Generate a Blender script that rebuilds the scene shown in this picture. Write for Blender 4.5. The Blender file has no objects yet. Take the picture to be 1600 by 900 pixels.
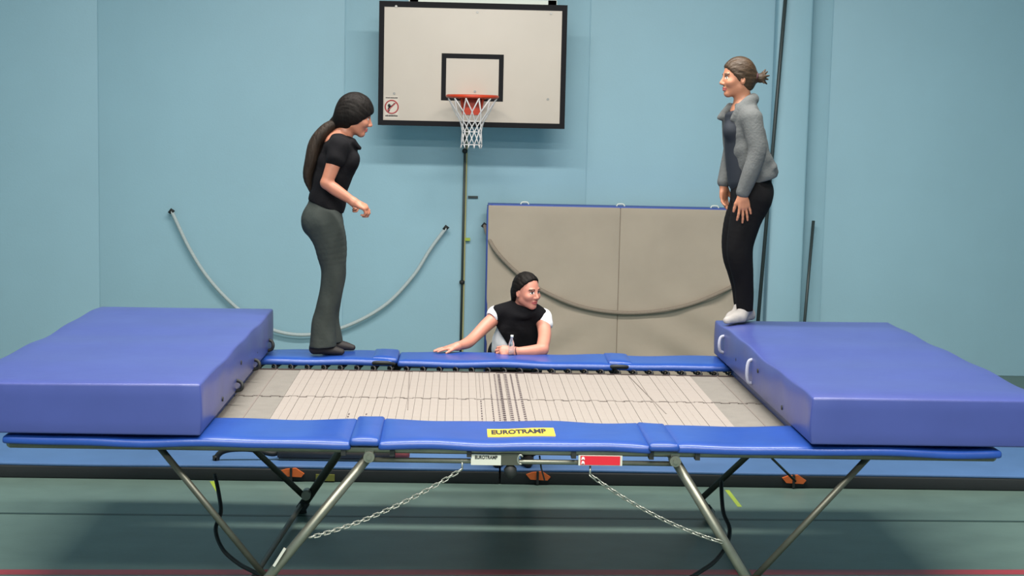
import bpy, bmesh, math, random
import numpy as np
from mathutils import Matrix, Vector, Euler
random.seed(7)
S = bpy.context.scene
COL = S.collection

# ------------------------------------------------------------------ camera
F_PX = 2400.0
CAM_LOC = Vector((0.0, 0.0, 2.55))
YAW, PITCH, ROLL = math.radians(2.05), math.radians(6.35), math.radians(1.25)
cam_data = bpy.data.cameras.new('camera')
cam_data.sensor_width = 36.0
cam_data.lens = F_PX / 1600.0 * 36.0
cam_data.clip_end = 200
cam = bpy.data.objects.new('camera', cam_data)
COL.objects.link(cam)
CAM_ROT = (Matrix.Rotation(-YAW, 3, 'Z') @ Matrix.Rotation(math.pi/2 - PITCH, 3, 'X') @ Matrix.Rotation(ROLL, 3, 'Z'))
M4 = CAM_ROT.to_4x4(); M4.translation = CAM_LOC
cam.matrix_world = M4
S.camera = cam

# ------------------------------------------------------------------ world, lights, exposure
S.view_settings.view_transform = 'Standard'
S.view_settings.look = 'None'
S.view_settings.gamma = 1.0
S.view_settings.use_curve_mapping = False
S.view_settings.exposure = 0.0
w = bpy.data.worlds.new('world'); S.world = w; w.use_nodes = True
w.node_tree.nodes['Background'].inputs[0].default_value = (0.75, 0.85, 1.0, 1)
w.node_tree.nodes['Background'].inputs[1].default_value = 0.15

def area_light(name, loc, sx, sy, power, col=(1.0, 0.96, 0.90)):
    l = bpy.data.lights.new(name, 'AREA'); l.shape = 'RECTANGLE'; l.size = sx; l.size_y = sy
    l.energy = power; l.color = col
    o = bpy.data.objects.new(name, l); o.location = loc; COL.objects.link(o)
    return o
for ly, pw in ((-1.0, 275), (3.8, 268), (9.0, 240)):
    for lx in (-1.7, 0.3, 2.3):
        area_light('ceiling_lamp_light', (lx, ly, 6.3), 1.8, 0.5, pw)

# ------------------------------------------------------------------ helpers
def at(x, y, Y):
    """world point on the plane of depth Y seen at photo pixel x, y"""
    d = CAM_ROT @ Vector(((x-800.0)/F_PX, (450.0-y)/F_PX, -1.0))
    return CAM_LOC + d * (Y / d.y)
def atz(x, y, Z):
    d = CAM_ROT @ Vector(((x-800.0)/F_PX, (450.0-y)/F_PX, -1.0))
    return CAM_LOC + d * ((Z - CAM_LOC.z) / d.z)

def lin(c):
    return tuple((v/255.0/12.92 if v/255.0 <= 0.04045 else ((v/255.0+0.055)/1.055)**2.4) for v in c)

def mat(name, rgb, rough=0.6, var=0.0, scale=6.0, bump=0.0, bscale=None, metal=0.0, spec=0.5, stretch=(1,1,1), rgb2=None, alpha=None, trans=0.0, coat=0.0):
    m = bpy.data.materials.new(name); m.use_nodes = True
    nt = m.node_tree; b = nt.nodes['Principled BSDF']
    c = lin(rgb) + (1,)
    b.inputs['Base Color'].default_value = c
    b.inputs['Roughness'].default_value = rough
    b.inputs['Metallic'].default_value = metal
    b.inputs['Specular IOR Level'].default_value = spec
    b.inputs['Transmission Weight'].default_value = trans
    b.inputs['Coat Weight'].default_value = coat
    if var or bump or rgb2:
        tc = nt.nodes.new('ShaderNodeTexCoord'); mp = nt.nodes.new('ShaderNodeMapping')
        mp.inputs['Scale'].default_value = stretch
        nt.links.new(tc.outputs['Object'], mp.inputs['Vector'])
    if var or rgb2:
        n = nt.nodes.new('ShaderNodeTexNoise'); n.inputs['Scale'].default_value = scale
        n.inputs['Detail'].default_value = 5
        nt.links.new(mp.outputs['Vector'], n.inputs['Vector'])
        r = nt.nodes.new('ShaderNodeValToRGB')
        r.color_ramp.elements[0].position = 0.3; r.color_ramp.elements[1].position = 0.7
        if rgb2:
            r.color_ramp.elements[0].color = c; r.color_ramp.elements[1].color = lin(rgb2) + (1,)
        else:
            r.color_ramp.elements[0].color = tuple(v*(1-var) for v in c[:3]) + (1,)
            r.color_ramp.elements[1].color = tuple(min(1, v*(1+var)) for v in c[:3]) + (1,)
        nt.links.new(n.outputs['Fac'], r.inputs['Fac'])
        nt.links.new(r.outputs['Color'], b.inputs['Base Color'])
    if bump:
        n2 = nt.nodes.new('ShaderNodeTexNoise'); n2.inputs['Scale'].default_value = bscale or scale*4
        n2.inputs['Detail'].default_value = 4
        nt.links.new(mp.outputs['Vector'], n2.inputs['Vector'])
        bp = nt.nodes.new('ShaderNodeBump'); bp.inputs['Strength'].default_value = bump; bp.inputs['Distance'].default_value = 0.02
        nt.links.new(n2.outputs['Fac'], bp.inputs['Height'])
        nt.links.new(bp.outputs['Normal'], b.inputs['Normal'])
    return m

MT = {
 'wall': mat('wall_paint', (149,184,197), 0.55, 0.035, 0.9, 0.05, 60),
 'wall2': mat('side_wall_paint', (149,184,197), 0.7, 0.03, 1.5),
 'ceiling': mat('ceiling_paint', (205,208,205), 0.9, 0.03, 2),
 'floor': mat('floor_vinyl', (92,112,104), 0.42, 0.10, 3.0, 0.04, 40, stretch=(1,1.6,1)),
 'red_line': mat('red_floor_paint', (165,52,62), 0.45, 0.08, 12),
 'dark_line': mat('dark_floor_paint', (40,58,52), 0.45),
 'lime_tape': mat('lime_tape', (150,170,60), 0.5),
 'white_board': mat('board_laminate', (206,192,178), 0.45, 0.03, 2.0),
 'black_paint': mat('black_paint', (14,12,17), 0.6, spec=0.2),
 'orange': mat('orange_steel', (205,62,28), 0.4, 0.06, 20),
 'net': mat('net_cord', (222,216,214), 0.8),
 'white_metal': mat('white_enamel', (214,218,208), 0.4),
 'bolt': mat('zinc_bolt', (150,145,140), 0.35, metal=0.8),
 'pad': mat('blue_vinyl_pad', (29,64,138), 0.32, 0.06, 5, 0.10, 7),
 'mat_blue': mat('blue_vinyl_mat', (60,70,131), 0.36, 0.05, 4, 0.12, 5),
 'mat_low': mat('blue_landing_vinyl', (76,108,154), 0.5, 0.05, 4, 0.05, 8),
 'mat_black': mat('black_mat_base', (22,26,28), 0.7, 0.05, 8),
 'bed': mat('white_webbing', (138,129,122), 0.75, 0.03, 14, 0.1, 90),
 'bed_grey': mat('grey_webbing', (114,109,102), 0.8, 0.06, 12, 0.2, 120),
 'bed_edge': mat('dark_bed_edge', (52,38,36), 0.8),
 'stitch': mat('dark_stitching', (112,103,97), 0.8),
 'dots': mat('dark_dots', (78,67,68), 0.8),
 'spring': mat('dark_spring', (28,27,26), 0.5, metal=0.3),
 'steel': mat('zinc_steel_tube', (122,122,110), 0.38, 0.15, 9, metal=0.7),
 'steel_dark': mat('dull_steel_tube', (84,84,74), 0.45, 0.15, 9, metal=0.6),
 'rubber': mat('black_rubber', (26,28,27), 0.65),
 'chain': mat('chain_steel', (168,168,158), 0.35, metal=0.75),
 'label_silver': mat('silver_label', (188,188,176), 0.45),
 'label_red': mat('red_label', (196,26,44), 0.45),
 'label_yellow': mat('yellow_patch', (232,188,52), 0.5),
 'ink': mat('black_ink', (22,20,20), 0.6),
 'white_ink': mat('white_ink', (230,228,224), 0.6),
 'sticker_pink': mat('sticker_film', (224,196,188), 0.5),
 'sticker_red': mat('sticker_red', (176,60,62), 0.5),
 'grey_mat': mat('taupe_canvas', (168,154,138), 0.85, 0.05, 2.2, 0.25, 5),
 'mat_edge': mat('blue_piping', (62,84,158), 0.5),
 'rope': mat('pale_rope', (176,186,186), 0.8, 0.06, 60, 0.3, 160),
 'rope_tan': mat('tan_rope', (140,126,112), 0.85, 0.08, 60, 0.3, 160),
 'pole_dark': mat('dark_pole', (48,58,58), 0.45),
 'pole_brass': mat('brassy_rod', (150,146,96), 0.5),
 'handle_grey': mat('grey_webbing_handle', (150,152,170), 0.7),
 'orange_tag': mat('orange_tag', (205,98,40), 0.6),
 'roll': mat('dark_roll', (74,66,60), 0.5, 0.1, 10, 0.1, 20),
 'pink': mat('faded_red', (160,78,78), 0.7),
}

def obj(name, me, m, parent=None, loc=None, label=None, smooth=False):
    if isinstance(m, str): m = MT[m]
    if m is not None and len(me.materials) == 0: me.materials.append(m)
    o = bpy.data.objects.new(name, me); COL.objects.link(o)
    if loc is not None: o.location = loc
    if parent is not None:
        o.parent = parent
    if smooth: me.polygons.foreach_set('use_smooth', [True]*len(me.polygons))
    if label: o['label'] = label
    return o
def thing(name, label, cat, loc=(0,0,0), group=None, rotz=0.0):
    o = bpy.data.objects.new(name, None); COL.objects.link(o)
    o.location = loc; o.rotation_euler = (0,0,rotz); o.empty_display_size = 0.1
    o['label'] = label; o['category'] = cat
    if group: o['group'] = group
    return o
def tag(o, label, cat, group=None):
    o['label'] = label; o['category'] = cat
    if group: o['group'] = group
    return o

class MB:
    """collects shapes into one mesh, with coordinates relative to org"""
    def __init__(s, org=(0,0,0)):
        s.v = []; s.f = []; s.org = Vector(org); s.sm = []
    def add(s, vs, fs, smooth=False):
        n = len(s.v)
        s.v += [tuple(Vector(p) - s.org) for p in vs]
        s.f += [tuple(i+n for i in f) for f in fs]; s.sm += [smooth]*len(fs)
        return s
    def box(s, x0, x1, y0, y1, z0, z1):
        vs = [(x,y,z) for z in (z0,z1) for y in (y0,y1) for x in (x0,x1)]
        return s.add(vs, [(0,2,3,1),(4,5,7,6),(0,1,5,4),(2,6,7,3),(0,4,6,2),(1,3,7,5)])
    def bar(s, a, b, w, h, up=(0,0,1)):
        a, b = Vector(a), Vector(b); t = (b-a).normalized(); u = Vector(up)
        r = t.cross(u).normalized(); u = r.cross(t).normalized()
        vs = []
        for p in (a, b):
            for i, j in ((-1,-1),(1,-1),(1,1),(-1,1)): vs.append(p + r*(i*w/2) + u*(j*h/2))
        return s.add(vs, [(0,1,2,3),(7,6,5,4),(0,4,5,1),(1,5,6,2),(2,6,7,3),(3,7,4,0)])
    def tube(s, pts, r, n=10, cap=True, closed=False):
        pts = [Vector(p) for p in pts]; m = len(pts)
        rs = r if isinstance(r, (list, tuple)) else [r]*m
        rings = []; prev = None
        for i, p in enumerate(pts):
            if closed: t = (pts[(i+1) % m] - pts[i-1]).normalized()
            else: t = (pts[min(i+1, m-1)] - pts[max(i-1, 0)]).normalized()
            if prev is None:
                u = Vector((0,0,1)) if abs(t.z) < 0.9 else Vector((1,0,0))
                prev = (u - t*u.dot(t)).normalized()
            else: prev = (prev - t*prev.dot(t)).normalized()
            bb = t.cross(prev)
            rings.append([p + (prev*math.cos(2*math.pi*k/n) + bb*math.sin(2*math.pi*k/n))*rs[i] for k in range(n)])
        vs = [v for rg in rings for v in rg]; fs = []
        for i in range(m if closed else m-1):
            j = (i+1) % m
            for k in range(n): fs.append((i*n+k, i*n+(k+1) % n, j*n+(k+1) % n, j*n+k))
        s.add(vs, fs, True)
        if cap and not closed:
            b0 = len(s.v) - len(vs)
            s.f += [tuple(b0+k for k in reversed(range(n))), tuple(b0+(m-1)*n+k for k in range(n))]; s.sm += [False, False]
        return s
    def prism(s, poly, a, b):
        """poly: list of points; extruded by vector from offset a to offset b"""
        n = len(poly); a, b = Vector(a), Vector(b)
        vs = [Vector(p)+a for p in poly] + [Vector(p)+b for p in poly]
        return s.add(vs, [tuple(reversed(range(n))), tuple(range(n, 2*n))] + [(i, (i+1) % n, n+(i+1) % n, n+i) for i in range(n)])
    def mesh(s, name='m'):
        me = bpy.data.meshes.new(name); me.from_pydata(s.v, [], s.f); me.update()
        me.polygons.foreach_set('use_smooth', s.sm)
        return me
    def build(s, name, m, parent=None, label=None):
        me = s.mesh(name)
        bm = bmesh.new(); bm.from_mesh(me); bmesh.ops.recalc_face_normals(bm, faces=bm.faces); bm.to_mesh(me); bm.free()
        loc = s.org.copy()
        if parent is not None: loc = loc - world_loc(parent)
        return obj(name, me, m, parent, loc, label)
def world_loc(o):
    l = Vector(o.location)
    while o.parent: o = o.parent; l = l + Vector(o.location)
    return l

def rbox(name, c, h, r, div, m, parent=None, disp=None, label=None):
    """rounded, subdivided box: centre c, half size h, edge radius r; disp(x,y,z)->offset in box coordinates"""
    bm = bmesh.new()
    def ticks(hh, n):
        inner = [-(hh-r) + 2*(hh-r)*i/n for i in range(n+1)]
        return [-hh, -hh+r*0.35] + inner + [hh-r*0.35, hh]
    T = [ticks(h[i], div[i]) for i in range(3)]
    idx = {}
    def vert(i, j, k):
        key = (i, j, k)
        if key in idx: return idx[key]
        p = Vector((T[0][i], T[1][j], T[2][k]))
        q = Vector([max(-(h[a]-r), min(h[a]-r, p[a])) for a in range(3)])
        d = p - q
        if d.length > 1e-9: p = q + d.normalized()*r
        if disp: p = p + Vector(disp(p.x, p.y, p.z))
        idx[key] = bm.verts.new(p); return idx[key]
    n = [len(t)-1 for t in T]
    for a in range(3):
        b, cc = (a+1) % 3, (a+2) % 3
        for side in (0, n[a]):
            for i in range(n[b]):
                for j in range(n[cc]):
                    q = []
                    for (di, dj) in ((0,0),(1,0),(1,1),(0,1)):
                        key = [0,0,0]; key[a] = side; key[b] = i+di; key[cc] = j+dj
                        q.append(vert(*key))
                    if side == 0: q.reverse()
                    bm.faces.new(q)
    me = bpy.data.meshes.new(name); bm.to_mesh(me); bm.free()
    loc = Vector(c)
    if parent is not None: loc = loc - world_loc(parent)
    return obj(name, me, m, parent, loc, label, smooth=True)

def bez(pts, n=8):
    """Catmull-Rom curve through pts"""
    pts = [Vector(p) for p in pts]; out = []
    P = [2*pts[0]-pts[1]] + pts + [2*pts[-1]-pts[-2]]
    for i in range(1, len(P)-2):
        for k in range(n):
            t = k/n
            out.append(0.5*((2*P[i]) + (P[i+1]-P[i-1])*t + (2*P[i-1]-5*P[i]+4*P[i+1]-P[i+2])*t*t + (3*P[i]-P[i-1]-3*P[i+1]+P[i+2])*t**3))
    out.append(pts[-1]); return out

def text_mesh(name, body, size, m, parent, loc, rot, extrude=0.001, sx=1.0, shear=0.0, bold=0.0):
    cu = bpy.data.curves.new(name, 'FONT'); cu.body = body; cu.size = size; cu.extrude = extrude
    cu.align_x = 'CENTER'; cu.align_y = 'CENTER'; cu.shear = shear; cu.offset = bold
    t = bpy.data.objects.new(name+'_t', cu); COL.objects.link(t)
    bpy.context.view_layer.update()
    me = bpy.data.meshes.new_from_object(t.evaluated_get(bpy.context.evaluated_depsgraph_get()))
    bpy.data.objects.remove(t); me.name = name
    for v in me.vertices: v.co.x *= sx
    me.materials.clear()
    o = obj(name, me, m, parent, Vector(loc) - (world_loc(parent) if parent else Vector()))
    o.rotation_euler = rot
    return o

# ------------------------------------------------------------------ room
WALL_Y = 15.5
XL, XR, Y0, ZC = -8.0, 9.0, -4.0, 6.6
def struct(o): o['kind'] = 'structure'; return o
floor = struct(MB((0,0,0)).box(XL, XR, Y0, WALL_Y+0.2, -0.1, 0.0).build('floor', 'floor'))
a, b = atz(335, 894, 0), atz(1265, 894, 0); d_ = (b-a)/(b.x-a.x)
MB((0,8.6,0)).bar(a+d_*(XL+0.3-a.x), a+d_*(XR-0.3-a.x), 0.09, 0.003).build('red_court_line', 'red_line', floor)
a, b = atz(350, 805, 0), atz(1090, 811, 0); d_ = (b-a)/(b.x-a.x)
MB((0,9.8,0)).bar(a+d_*(XL+0.3-a.x), a+d_*(XR-0.3-a.x), 0.035, 0.003).build('dark_court_line', 'dark_line', floor)
a, b = atz(1136, 766, 0), atz(1156, 792, 0)
MB(a).bar(a, b, 0.03, 0.003).build('lime_court_tape', 'lime_tape', floor)
a, b = atz(331, 752, 0), atz(341, 768, 0)
MB(a).bar(a, b, 0.03, 0.003).build('lime_court_tape', 'lime_tape', floor)
wall_back = struct(MB((0,WALL_Y,0)).box(XL, XR, WALL_Y+0.005, WALL_Y+0.2, 0, ZC).build('wall_back', 'wall'))
px = -1.16 - 2.44*3; 
while px < XR:
    x0, x1 = max(px, XL), min(px+2.44, XR)
    if x1 - x0 > 0.05:
        rbox('wall_panel', ((x0+x1)/2, WALL_Y+0.011, ZC/2), ((x1-x0)/2-0.0025, 0.012, ZC/2-0.001), 0.005, (1,1,1), 'wall', wall_back)
    px += 2.44
struct(MB((XL,6,0)).box(XL-0.2, XL, Y0, WALL_Y+0.2, 0, ZC).build('wall_left', 'wall2'))
struct(MB((XR,6,0)).box(XR, XR+0.2, Y0, WALL_Y+0.2, 0, ZC).build('wall_right', 'wall2'))
struct(MB((0,Y0,0)).box(XL, XR, Y0-0.2, Y0, 0, ZC).build('wall_front', 'wall2'))
struct(MB((0,6,ZC)).box(XL, XR, Y0, WALL_Y+0.2, ZC, ZC+0.1).build('ceiling', 'ceiling'))

# pale pilaster, pipe and post at the right of the back wall
p0, p1 = at(1207, 240, 15.3), at(1262, 240, 15.3)
struct(rbox('wall_pilaster', ((p0.x+p1.x)/2+0.005, 15.41, ZC/2), ((p1.x-p0.x)/2, 0.09, ZC/2-0.002), 0.03, (2,1,4), 'wall'))
a, b = at(1228, -10, 15.27), at(1176, 600, 15.24)
b = a + (b-a)*((a.z-0.0)/(a.z-b.z)); a2 = a + (a-b)*0.25
pm = thing('leaning_pole', 'tall dark metal pole leaning on the blue wall behind the grey-jacketed person', 'pole', b)
MB(b).tube([b, a2], 0.019, 12).build('shaft', 'pole_dark', pm)
MB(b).tube([b, b+(a2-b).normalized()*0.06], 0.03, 12).build('foot_cap', 'rubber', pm)
a, b = at(1271, 345, 15.40), at(1252, 560, 15.15)
b = a + (b-a)*(a.z/(a.z-b.z))
pm = thing('short_pole', 'short dark pole leaning low against the wall right of the tall pole', 'pole', b)
MB(b).tube([b, a], 0.016, 12).build('shaft', 'pole_dark', pm)
MB(b).tube([b, b+(a-b).normalized()*0.06], 0.022, 12).build('foot_cap', 'rubber', pm)

# thin vertical rod below the hoop
a, b = at(727, 215, 15.46), at(720, 540, 15.46)
b = Vector((b.x - (a.x-b.x)*0.4, 15.46, 0.0)); a = Vector((a.x, 15.46, a.z+0.35))
rod = thing('wall_rod', 'thin dark green vertical rod fixed to the wall below the basketball hoop', 'rod', b)
MB(b).tube([b, a], 0.011, 10).build('shaft', 'pole_dark', rod)
MB(b).bar(b+Vector((0.02,0.012,0.02)), a+Vector((0.02,0.012,0)), 0.014, 0.01, (0,1,0)).build('backing_strip', 'pole_brass', rod)
for y in (236, 441):
    t = (at(725, y, 15.46).z - b.z)/(a.z-b.z); p = b + (a-b)*t
    MB(p).tube([p+Vector((0,0,-0.022)), p+Vector((0,0,-0.012)), p+Vector((0,0,0.012)), p+Vector((0,0,0.022))], [0.014,0.026,0.026,0.014], 12).box(p.x-0.012, p.x+0.012, p.y, 15.5, p.z-0.012, p.z+0.012).build('clamp', 'rubber', rod)
p = at(730, 374, 15.46)
MB(p).box(p.x-0.02, p.x+0.03, 15.455, 15.475, p.z-0.015, p.z+0.015).build('yellow_tag', 'lime_tape', rod, 'small yellow-green tag')
p = at(739, 308, 15.49)
pl = tag(MB(p).box(p.x-0.05, p.x+0.05, 15.482, 15.5, p.z-0.012, p.z+0.012).box(p.x-0.035, p.x+0.035, 15.474, 15.484, p.z-0.005, p.z+0.005).build('wall_plate', 'pole_dark'), 'tiny dark plate on the blue wall beside the vertical rod', 'plate')
# ------------------------------------------------------------------ basketball goal
BY = 14.9
c = (at(594, 97, BY) + at(882, 107, BY))/2
BW, BH = 1.80, 1.18
goal = thing('basketball_goal', 'white wall-mounted basketball backboard with black border, orange hoop and white net', 'basketball goal', c)
bb = rbox('backboard', (c.x, BY+0.015, c.z), (BW/2, 0.015, BH/2), 0.004, (1,1,1), 'white_board', goal)
def frame_strip(name, x0, x1, z0, z1, y=BY, t=0.004, m='black_paint', parent=None):
    return MB((c.x+(x0+x1)/2, y, c.z+(z0+z1)/2)).box(c.x+x0, c.x+x1, y-t, y+t, c.z+z0, c.z+z1).build(name, m, parent or bb)
for (x0,x1,z0,z1) in ((-BW/2,BW/2,BH/2-0.055,BH/2),(-BW/2,BW/2,-BH/2,-BH/2+0.05),(-BW/2,-BW/2+0.05,-BH/2+0.05,BH/2-0.055),(BW/2-0.05,BW/2,-BH/2+0.05,BH/2-0.055)):
    frame_strip('border_strip', x0, x1, z0, z1)
# target rectangle
ta, tb = at(690, 84, BY), at(786, 158, BY)
rx0, rx1 = (ta.x+tb.x)/2-0.298, (ta.x+tb.x)/2+0.298
rz1, rz0 = ta.z+0.005, tb.z-0.005
RX = (rx0+rx1)/2 - c.x
rx0 -= c.x; rx1 -= c.x; rz0 -= c.z; rz1 -= c.z
for (x0,x1,z0,z1) in ((rx0,rx1,rz1-0.045,rz1),(rx0,rx0+0.045,rz0,rz1-0.045),(rx1-0.045,rx1,rz0,rz1-0.045),(rx0+0.045,rx1-0.045,rz0,rz0+0.04)):
    frame_strip('target_strip', x0, x1, z0, z1)
me = MB().tube([(0,0,0),(0,-0.006,0)], 0.012, 10).mesh('bolt')
for x, y in ((619,10),(746,19),(861,21),(616,146),(742,143),(856,155)):
    p = at(x, y, BY)
    obj('bolt', me, 'bolt', bb, Vector((p.x, BY, p.z)) - world_loc(bb))
# warning sticker
sp = at(612, 167, BY)
MB((sp.x, BY-0.002, sp.z)).box(sp.x-0.066, sp.x+0.066, BY-0.002, BY+0.001, sp.z-0.11, sp.z+0.105).build('warning_sticker', 'white_board', bb, 'warning sticker with a red prohibition circle')
ring = [(sp.x+0.062*math.cos(t*math.pi/14), BY-0.003, sp.z+0.062*math.sin(t*math.pi/14)) for t in range(28)]
sm = MB((sp.x, BY-0.003, sp.z)); sm.tube(ring, 0.006, 6, closed=True)
sm.bar((sp.x-0.044, BY-0.004, sp.z-0.044), (sp.x+0.044, BY-0.004, sp.z+0.044), 0.003, 0.009)
sm.build('prohibition_ring', 'sticker_red', bb)
fm = MB((sp.x, BY-0.003, sp.z))
def disc(mb, cx, cz, rx, rz, y, t=0.002, rot=0):
    P = []
    for k in range(14):
        a = 2*math.pi*k/14; x, z = rx*math.cos(a), rz*math.sin(a)
        P.append((cx + x*math.cos(rot)-z*math.sin(rot), y, cz + x*math.sin(rot)+z*math.cos(rot)))
    mb.prism(P, (0,-t,0), (0,t,0))
disc(fm, sp.x-0.024, sp.z+0.012, 0.014, 0.016, BY-0.003); disc(fm, sp.x-0.026, sp.z-0.022, 0.012, 0.03, BY-0.003, rot=-0.25)
fm.bar((sp.x-0.02, BY-0.003, sp.z-0.002), (sp.x+0.014, BY-0.003, sp.z+0.02), 0.004, 0.009)
fm.bar((sp.x+0.014, BY-0.003, sp.z+0.02), (sp.x+0.026, BY-0.003, sp.z+0.038), 0.004, 0.008)
fm.build('pictogram_figure', 'ink', bb)
random.seed(3)
for zc, hh in ((sp.z+0.087, 0.012), (sp.z-0.084, 0.018)):
    x = sp.x-0.058; tm = MB((sp.x, BY-0.003, zc))
    while x < sp.x+0.056:
        wd = random.uniform(0.006, 0.011)
        tm.box(x, x+wd, BY-0.0035, BY, zc-hh/2, zc+hh/2*random.uniform(0.6,1)); x += wd+0.003
    tm.build('sticker_print', 'ink', bb)['kind'] = 'stuff'
# hoop
hz = at(738, 151, 14.6).z; hx = at(738, 151, 14.62).x; hy = BY-0.15-0.225
ring = [(hx+0.234*math.cos(t*math.pi/20), hy+0.234*math.sin(t*math.pi/20), hz) for t in range(40)]
MB((hx,hy,hz)).tube(ring, 0.016, 8, closed=True).build('rim', 'orange', goal)
bk = MB((hx,BY-0.1,hz))
bk.prism([(hx-0.13,BY-0.16,hz+0.012),(hx+0.13,BY-0.16,hz+0.012),(hx+0.13,BY,hz+0.012),(hx-0.13,BY,hz+0.012)], (0,0,-0.012), (0,0,0))
bk.box(hx-0.13, hx+0.13, BY-0.012, BY, hz-0.02, hz+0.02)
bk.prism([(hx-0.12,BY-0.012,hz),(hx+0.12,BY-0.012,hz),(hx+0.09,BY-0.012,hz-0.17),(hx-0.09,BY-0.012,hz-0.17)], (0,0,0), (0,0.012,0))
for sx in (-0.1, 0.1):
    bk.prism([(hx+sx,BY,hz),(hx+sx,BY-0.16,hz),(hx+sx*0.9,BY,hz-0.16)], (-0.004,0,0), (0.004,0,0))
bk.build('rim_bracket', 'orange', goal)
me = MB().tube([(0,0,0.012),(0.004,0,-0.012),(-0.004,0,-0.03),(0,0,-0.012)], 0.004, 6).mesh('hook')
for k in range(12):
    a = 2*math.pi*(k+0.5)/12
    obj('net_hook', me, 'white_metal', goal, Vector((hx+0.232*math.cos(a), hy+0.232*math.sin(a), hz-0.01)) - world_loc(goal))
# net: crossing cords, wide top loops, narrow knotted foot
lv = [(0.0,0.232,0),( -0.12,0.165,1),(-0.21,0.115,0),(-0.26,0.098,1),(-0.31,0.092,0),(-0.37,0.094,1),(-0.43,0.098,0)]
nm = MB((hx,hy,hz-0.2)); NC = 12
def npnt(i, k, ph):
    z, r, _ = lv[i]; a = 2*math.pi*(k+ph)/NC
    return Vector((hx+r*math.cos(a), hy+r*math.sin(a), hz-0.02+z))
for k in range(NC):
    for d in (-1, 1):
        pts = []
        for i in range(len(lv)):
            off = 0.5 if (i % 2 == 0) else 0.5+0.5*d
            kk = k
            pts.append(npnt(i, kk, off))
        nm.tube(pts, 0.0055, 5)
for i in (2, 4, 6):
    nm.tube([npnt(i, k/2, 0.0) for k in range(2*NC)], 0.004, 5, closed=True)
for k in range(NC):
    p = npnt(6, k, 0.5); nm.tube([p, p+Vector((0.01*math.sin(k*2.1),0.008*math.cos(k*3),-0.035))], [0.008,0.003], 5)
nm.build('net', 'net', goal)
# support frame behind the board
sf = MB((c.x, 15.2, c.z))
top = c.z+BH/2
sf.box(c.x-0.62, c.x+0.80, BY+0.03, BY+0.09, top-0.03, top+0.045)
for sx in (-0.58, 0.745):
    sf.box(c.x+sx-0.03, c.x+sx+0.05, BY+0.03, BY+0.09, top-1.0, top+0.5)
    sf.box(c.x+sx-0.02, c.x+sx+0.03, BY+0.06, WALL_Y, top+0.42, top+0.47)
    sf.box(c.x+sx-0.02, c.x+sx+0.03, BY+0.06, WALL_Y, top-0.9, top-0.85)
sf.build('support_frame', 'white_metal', goal)

# ------------------------------------------------------------------ grey mat against the wall, ropes
tl = at(763, 320, 15.1); tr = at(1156, 329, 15.1)
mz = (tl.z+tr.z)/2; mw = (tr.x-tl.x); mc = (tl.x+tr.x)/2
gm = thing('wall_crash_mat', 'large taupe crash mat with blue piping standing against the blue wall', 'mat', (mc, 15.25, 0))
def sag(x, y, z):
    # slumped lower half: long soft folds towards the bottom corners
    if y > 0: return (0,0,0)
    e = max(0.0, (0.15-z))
    d = 0.035*e*math.sin(7.0*(z + 0.55*abs(x)) * 2.2) * min(1.0, abs(x)*1.4)
    return (0, d, 0)
hw = mw/2
for s_, x0, x1 in ((0, -hw, mw*0.025), (1, mw*0.025, hw)):
    rbox('mat_half', (mc+(x0+x1)/2, 15.22, mz/2), ((x1-x0)/2, 0.12, mz/2), 0.012, (16,2,24), 'grey_mat', gm,
         disp=(lambda x,y,z,o=(x0+x1)/2: sag(x+o, y, z)))
MB((mc,15.2,mz)).tube([(mc-hw,15.12,0.02),(mc-hw,15.12,mz-0.05),(mc-hw+0.015,15.12,mz-0.015),(mc-hw+0.05,15.12,mz),(mc+hw-0.05,15.12,mz),(mc+hw-0.015,15.12,mz-0.015),(mc+hw,15.12,mz-0.05),(mc+hw,15.12,0.02)], 0.014, 8).build('front_piping', 'mat_edge', gm)
MB((mc,15.2,mz)).box(mc-hw-0.008, mc-hw+0.012, 15.12, 15.335, 0.01, mz-0.01).box(mc+hw-0.012, mc+hw+0.008, 15.12, 15.335, 0.01, mz-0.01).box(mc-hw, mc+hw, 15.12, 15.335, mz-0.006, mz+0.012).build('edge_band', 'mat_edge', gm)
me = MB().tube(bez([(-0.04,0,0),(-0.025,0,0.022),(0.025,0,0.022),(0.04,0,0)],5), 0.008, 6).mesh('loop')
for x, y in ((820,317),(970,320),(1117,327)):
    p = at(x, y, 15.15)
    obj('top_loop', me, 'white_metal', gm, Vector((p.x, 15.16, mz+0.01)) - world_loc(gm))

def rope(name, label, pix, Y, r, m):
    pts = bez([at(x, y, Y if not isinstance(Y, list) else Y[i]) for i, (x, y) in enumerate(pix)], 8)
    t = thing(name, label, 'rope', pts[0])
    MB(pts[0]).tube(pts, r, 10).build('rope_strand', m, t)
    for p in (pts[0], pts[-1]):
        h = MB(p); h.tube([p+Vector((0,-0.01,0)), (p.x, WALL_Y, p.z)], 0.012, 8)
        h.tube([p+Vector((-0.02,0,-0.02)), p+Vector((0,0,0.012)), p+Vector((0.02,0,-0.01))], 0.02, 8)
        h.build('wall_hook', 'rubber', t)
    return t
rope('hanging_rope', 'pale rope drooping along the blue wall behind the person in the black top',
     [(268,330),(298,392),(330,440),(375,485),(425,515),(480,523),(540,510),(600,478),(645,432),(672,390),(697,356)], 15.42, 0.018, 'rope')
rope('hanging_rope', 'tan rope drooping across the front of the taupe crash mat',
     [(757,352),(770,385),(800,419),(840,450),(900,477),(960,488),(1020,487),(1080,475),(1140,450),(1168,432)], [15.30,15.06,15.05,15.05,15.05,15.05,15.05,15.05,15.06,15.3], 0.02, 'rope_tan')
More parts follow.
